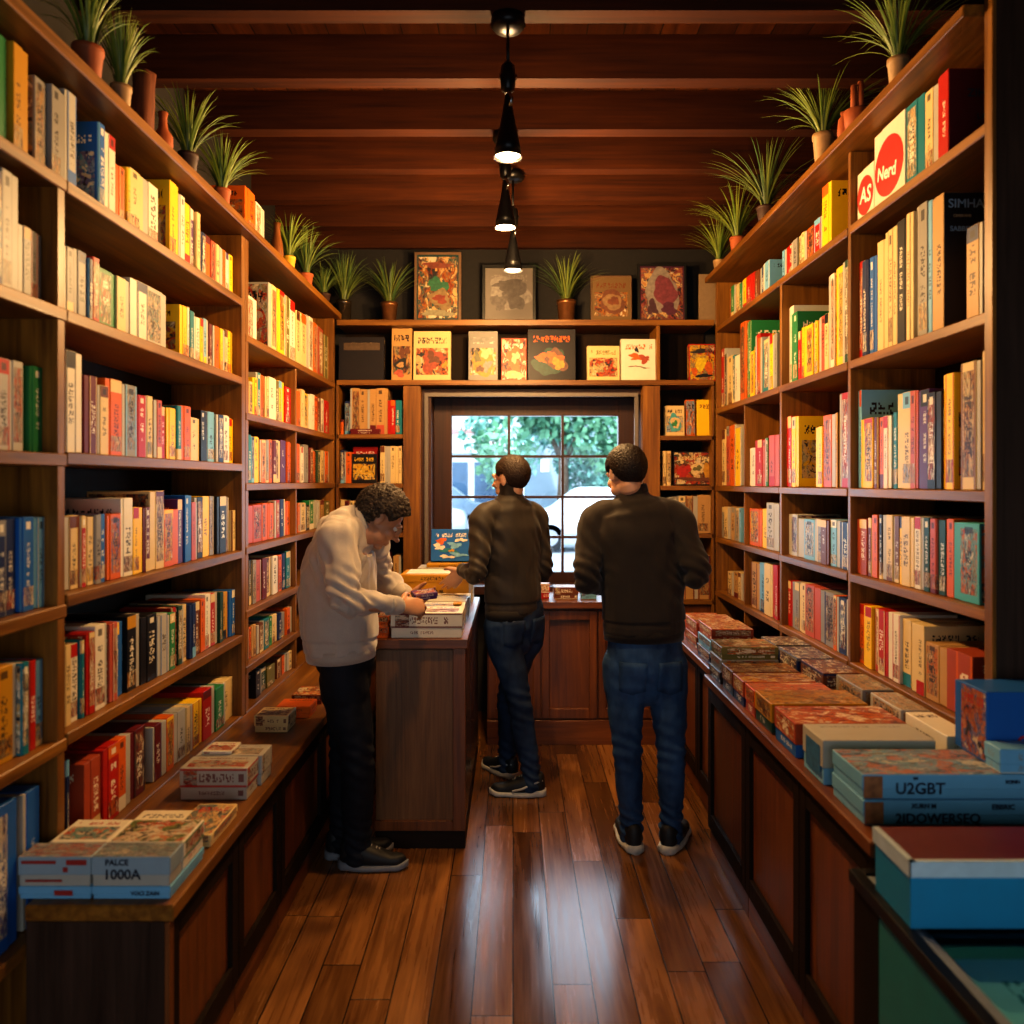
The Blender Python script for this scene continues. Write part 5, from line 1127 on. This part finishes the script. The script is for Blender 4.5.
# man in the dark zip jacket, reaching to the island
fwB = V3(-.6, .8, 0); latB = V3(.8, .6, 0); B_ = lambda px, py, Y=4.2: Wp(px, py, Y)
make_person('man in dark jacket and navy jeans between island and window, one hand on white boxes', dict(seed=8, lat=latB, fw=fwB, skin=skinB,
    spine=[(B_(513, 612), .160, .118), (B_(513, 598), .163, .118), (B_(512, 575), .163, .112), (B_(511, 550), .172, .116), (B_(511, 530), .180, .116), (B_(511, 512), .160, .098), (B_(510.5, 502), .105, .080), (B_(510.5, 497), .07, .068), (B_(510.5, 493), .062, .062)],
    neck=B_(510.5, 492), head=B_(510.5, 478.5), hf=(-.80, .60, -.06),
    armR=[V3(.120, 4.30, 1.435), V3(.165, 4.32, 1.15), V3(.07, 4.52, 1.10), V3(-.6, .7, -.1), V3(-.6, -.5, -.5), (.4, .4, .4, .4), .3],
    armL=[V3(-.150, 4.10, 1.435), V3(-.180, 4.01, 1.165), V3(-.262, 4.185, 1.165), V3(-.55, .3, -.6), V3(-.35, .6, -.3), (.22, .25, .3, .35), .3],
    legs=[[V3(-.06, 4.16, .87), V3(.035, 4.13, .475), V3(.092, 4.15, .09)], [V3(.08, 4.26, .87), V3(-.02, 4.36, .48), V3(-.03, 4.42, .09)]],
    toes=[(-1, .02), (-.66, .75)], top=cloth('jacket_dark', '#3a332c', .6, 300, .15, .1), band=cloth('jacket_dark_rib', '#2f2924', .75, 300, .1, .1), jeans=denim('jeans_navy', '#111d33', '#324a6b'), sole=soleW, lace=laceM, stripe=True, sl=.92, collar=.05, fold=.008, pockets=True,
    hair=dict(th=.008, amp=.0035, fr=34, mat=hair_mat('hair_cropped', '#20150f', '#4a3424'), front=.075)))
# man in the black sweatshirt, back turned
fwC = V3(-.12, .99, 0); latC = V3(.99, .12, 0); C_ = lambda px, py, Y=3.5: Wp(px, py, Y)
make_person('man with his back turned in black sweatshirt and blue jeans beside the long counter', dict(seed=14, lat=latC, fw=fwC, skin=skinB,
    spine=[(C_(644, 632), .178, .128), (C_(644, 615), .184, .130), (C_(643, 590), .182, .126), (C_(640, 560), .190, .130), (C_(637, 535), .204, .132), (C_(636, 514), .190, .114), (C_(634, 503), .125, .090), (C_(633, 496), .078, .072), (C_(632.5, 491), .064, .064)],
    neck=C_(632, 490), head=C_(625.5, 473.5, 3.5), hf=(-.38, .88, -.28),
    armR=[C_(676, 520), C_(698, 572, 3.43), C_(672, 578, 3.66), V3(-.6, .75, .1), V3(-.7, -.5, -.3), (.5, .5, .5, .55), .3],
    armL=[C_(595.5, 522), C_(586, 578, 3.43), C_(612, 590, 3.66), V3(.6, .75, .1), V3(.7, -.5, -.3), (.5, .5, .5, .55), .3],
    legs=[[C_(666, 668), C_(671, 745, 3.49), C_(671, 827, 3.55)], [C_(624, 668), C_(627, 745, 3.49), C_(631.5, 827, 3.56)]],
    toes=[(.48, .85), (-.12, 1)], top=cloth('sweat_black', '#332c26', .85, 350, .15, .15), band=cloth('sweat_black_rib', '#2a2420', .9, 300, .1, .15), jeans=denim('jeans_blue', '#132b49', '#456a94'), sole=soleW, lace=laceD, collar=.022, fold=.008, pockets=True,
    hair=dict(th=.010, amp=.0045, fr=26, mat=hair_mat('hair_short', '#150e0a', '#3c291c'), front=.07)))
# ------------------------------------------------------------------ street outside
pav = plain('pavement', '#a4abb2', .8, 3, .12); road = plain('asphalt', '#8d9298', .85, 4, .12)
sbox('outside_pavement', [((-30, 5.80, -.06), (30, 14.5, -.01))], pav); sbox('outside_road', [((-40, 14.5, -.08), (40, 60, -.03))], road)
carw = plain('car_white', '#c3ccd4', .25, 5, .04); carg = plain('car_glass', '#2a3a48', .1, 5, .1); tyre = plain('tyre', '#15171a', .8); hubm = plain('hub_grey', '#8b9096', .35); redl = plain('tail_red', '#c0202a', .3)
def car(x, y, label, L=4.3, H=1.5, face=1, body=carw):
    r = thing('car', label, 'car', (x, y, 0), 0, 'cars in the street')
    prof = [(-.5, .22), (-.5, .52), (-.485, .60), (-.40, .64), (-.26, .97), (-.22, 1.0), (.12, 1.0), (.16, .98), (.30, .66), (.47, .58), (.5, .50), (.5, .22)]
    bm = bmesh.new(); W = .85
    rows = []
    for s_, inset in ((-1, 0), (1, 0)):
        rows.append([bm.verts.new((face*a*L, s_*(W-(.16 if h > .7 else 0)), h*H)) for a, h in prof])
    n = len(prof)
    for i in range(n): bm.faces.new((rows[0][i], rows[0][(i+1) % n], rows[1][(i+1) % n], rows[1][i]))
    bm.faces.new(rows[0][::-1]); bm.faces.new(rows[1]); fix(bm)
    bmesh.ops.bevel(bm, geom=list(bm.edges), offset=.04, segments=2, affect='EDGES'); smooth(obj('body', bm, body, r))
    for a, b_ in (((-.37, .68), (-.25, .94)), ((-.02, .68), (.0, .94))):
        pass
    bm = bmesh.new()
    def quad(pts, s_): bm.faces.new([bm.verts.new((face*a*L, s_*(W-.02 if h < .7 else W-.145), h*H)) for a, h in pts])
    for s_ in (-1, 1):
        quad([(-.355, .67), (-.06, .67), (-.06, .95), (-.245, .95)], s_); quad([(-.03, .67), (.26, .67), (.14, .95), (-.03, .95)], s_)
    obj('window_glass', bm, carg, r)
    for a in (-.31, .31):
        for s_ in (-1, 1):
            bm = bmesh.new(); loft(bm, [ring(Vector((face*a*L, s_*(W-.10)+q, .32)), Vector((1, 0, 0)), Vector((0, 0, 1)), .32, .32, 22) for q in (-.1, .1)])
            w = obj('wheel', fix(bm), tyre, r)
            bm = bmesh.new(); loft(bm, [ring(Vector((face*a*L, s_*(W+.002), .32))+Vector((0, q, 0)), Vector((1, 0, 0)), Vector((0, 0, 1)), .19, .19, 16) for q in (-.01, .012)]); obj('hub', fix(bm), hubm, w)
    boxes('tail_lamp', [((-.5*L*face-.03, -.75, .50*H), (-.5*L*face+.03, -.5, .57*H))], redl, r); return r
car(2.2, 19.5, 'white car parked across the street between the two dark heads', face=-1)
car(-3.4, 21.0, 'white car farther along the street, seen beyond the blue box', face=1)
car(-2.6, 25.5, 'darker blue-grey car behind the white one, at the bench side of the window', face=1, body=plain('car_blue', '#55697c', .3, 5, .05))
car(6.4, 22.5, 'pale car across the street mostly behind the man at the counter', face=1)
trunkm = plain('bark_outside', '#5a4a3c', .9, 12, .3)
lm = []
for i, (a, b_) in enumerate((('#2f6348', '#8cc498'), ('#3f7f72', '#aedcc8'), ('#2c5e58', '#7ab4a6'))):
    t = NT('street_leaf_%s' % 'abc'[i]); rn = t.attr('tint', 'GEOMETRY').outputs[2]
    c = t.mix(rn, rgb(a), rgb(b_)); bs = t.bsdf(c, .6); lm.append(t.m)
def street_tree(x, y, r0, zc, label, mi, seed, n=3600, sx=1.3):
    q = random.Random(seed); r = thing('street_tree', label, 'tree', (x, y, -.03), 0, 'trees across the street')
    b = bmesh.new(); tube(b, [(0, 0, 0), (.05, 0, zc*.5), (0, .05, zc)], [.22, .16, .08]); tube(b, [(.02, 0, zc*.55), (.7, .1, zc*.95)], [.1, .04]); tube(b, [(.02, 0, zc*.6), (-.7, -.1, zc)], [.1, .04]); smooth(obj('trunk', fix(b), trunkm, r))
    bm = bmesh.new(); cl = bm.faces.layers.float.new('tint')
    blobs = [(Vector((q.uniform(-1, 1)*r0*sx*.8, q.uniform(-.6, .6)*r0, zc+q.uniform(-.7, .8)*r0)), r0*q.uniform(.3, .55)) for _ in range(14)]
    for i in range(n):
        c, rr = q.choice(blobs); d = Vector((q.gauss(0, 1), q.gauss(0, 1), q.gauss(0, 1))).normalized()
        p = c+d*rr*q.uniform(.75, 1.05); a = Vector((q.gauss(0, 1), q.gauss(0, 1), q.gauss(0, 1))).normalized(); e_ = a.cross(d+a*.1).normalized(); s_ = q.uniform(.10, .22)
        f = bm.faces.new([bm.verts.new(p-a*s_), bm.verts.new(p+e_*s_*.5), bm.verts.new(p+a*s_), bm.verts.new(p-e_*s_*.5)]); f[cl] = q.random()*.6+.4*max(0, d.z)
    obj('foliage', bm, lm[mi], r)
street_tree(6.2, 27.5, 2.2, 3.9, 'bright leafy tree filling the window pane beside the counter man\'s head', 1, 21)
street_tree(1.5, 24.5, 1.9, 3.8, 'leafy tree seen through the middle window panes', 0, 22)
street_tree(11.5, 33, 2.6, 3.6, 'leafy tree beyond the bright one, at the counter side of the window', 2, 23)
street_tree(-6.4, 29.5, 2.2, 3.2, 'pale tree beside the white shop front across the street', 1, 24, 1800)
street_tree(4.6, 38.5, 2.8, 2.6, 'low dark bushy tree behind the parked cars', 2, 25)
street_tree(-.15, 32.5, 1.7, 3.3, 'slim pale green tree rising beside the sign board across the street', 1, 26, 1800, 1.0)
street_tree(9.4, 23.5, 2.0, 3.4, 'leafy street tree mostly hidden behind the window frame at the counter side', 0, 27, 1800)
bld = thing('street_building', 'pale shop front with sign board across the street', 'building', (-4.6, 36, 0))
wpart('wall', [((-10, 35.2, -.03), (.4, 40, 8))], plain('pale_render', '#cfd6dc', .8, 2, .08), bld, 0)
sg = wpart('sign_board', [((-3.2, 35.05, 2.9), (-.5, 35.2, 4.1))], plain('sign_white', '#e9e2e4', .6), bld, 0)
lettering('7', .9, sg, (-1.75+4.6, -1.0, 3.2), (PI/2, 0, 0), '#7a3a34')
boxes('sign_stripe', [((-3.1+4.6, -1.0, 3.75), (-.6+4.6, -.96, 3.95))], plain('sign_rose', '#c98a86', .6), sg, 0)
for a in (-3.0, -1.7): 
    f_ = wpart('shop_window', [((a, 35.1, .4), (a+1.0, 35.2, 2.5))], plain('shop_blue', '#3b5a78', .2, 3, .2) if 'shop_blue' not in bpy.data.materials else bpy.data.materials['shop_blue'], bld, 0)
bt = thing('street_block', 'pale blue-grey block closing the view behind the trees', 'building', (6, 44, 0))
wpart('wall', [((.6, 43, -.03), (22, 46, 5.2))], plain('block_grey', '#9fb0bb', .8, 2, .1), bt, 0); wpart('roof_edge', [((.5, 42.9, 5.2), (22, 46, 5.4))], carw, bt, 0)
# ------------------------------------------------------------------ light, sky, camera
w = bpy.data.worlds.new('sky'); bpy.context.scene.world = w; w.use_nodes = True
bg = w.node_tree.nodes['Background']; bg.inputs[0].default_value = (.72, .86, 1, 1); bg.inputs[1].default_value = 4.2
L = bpy.data.lights.new('sun', 'SUN'); L.energy = 4.5; L.color = (1, .96, .9); L.angle = .03
o = bpy.data.objects.new('sun', L); COL.objects.link(o); o.rotation_euler = (math.radians(42), 0, math.radians(-18)); o.location = (0, 0, 9)
def area(name, loc, rot, sx, sy, en, col):
    L = bpy.data.lights.new(name, 'AREA'); L.shape = 'RECTANGLE'; L.size = sx; L.size_y = sy; L.energy = en; L.color = col
    o = bpy.data.objects.new(name, L); COL.objects.link(o); o.location = loc; o.rotation_euler = rot; return o
area('window_daylight', (.15, 5.86, 1.6), (PI/2+.12, 0, PI), 1.15, 1.1, 14, (.74, .88, 1))
area('camera_side_fill', (.1, YF+.05, 1.3), (PI/2, 0, 0), 2.6, 1.8, 34, (.80, .90, 1))  # added cool fill lamp behind the camera; the front wall has no opening
cam = bpy.data.cameras.new('camera'); co = bpy.data.objects.new('camera', cam); COL.objects.link(co)
co.location = (0, 0, EYE); co.rotation_euler = (PI/2, 0, 0)
cam.sensor_width = 36; cam.lens = F/1024*36; cam.shift_x = -1/1024; cam.shift_y = -30/1024
cam.dof.use_dof = True; cam.dof.focus_distance = 3.9; cam.dof.aperture_fstop = 2.2; cam.clip_end = 200
sc = bpy.context.scene; sc.camera = co
sc.view_settings.view_transform = 'Standard'; sc.view_settings.look = 'Medium High Contrast'; sc.view_settings.exposure = 0.15
sc.cycles.max_bounces = 7; sc.cycles.diffuse_bounces = 4; sc.cycles.glossy_bounces = 3; sc.cycles.sample_clamp_indirect = 4
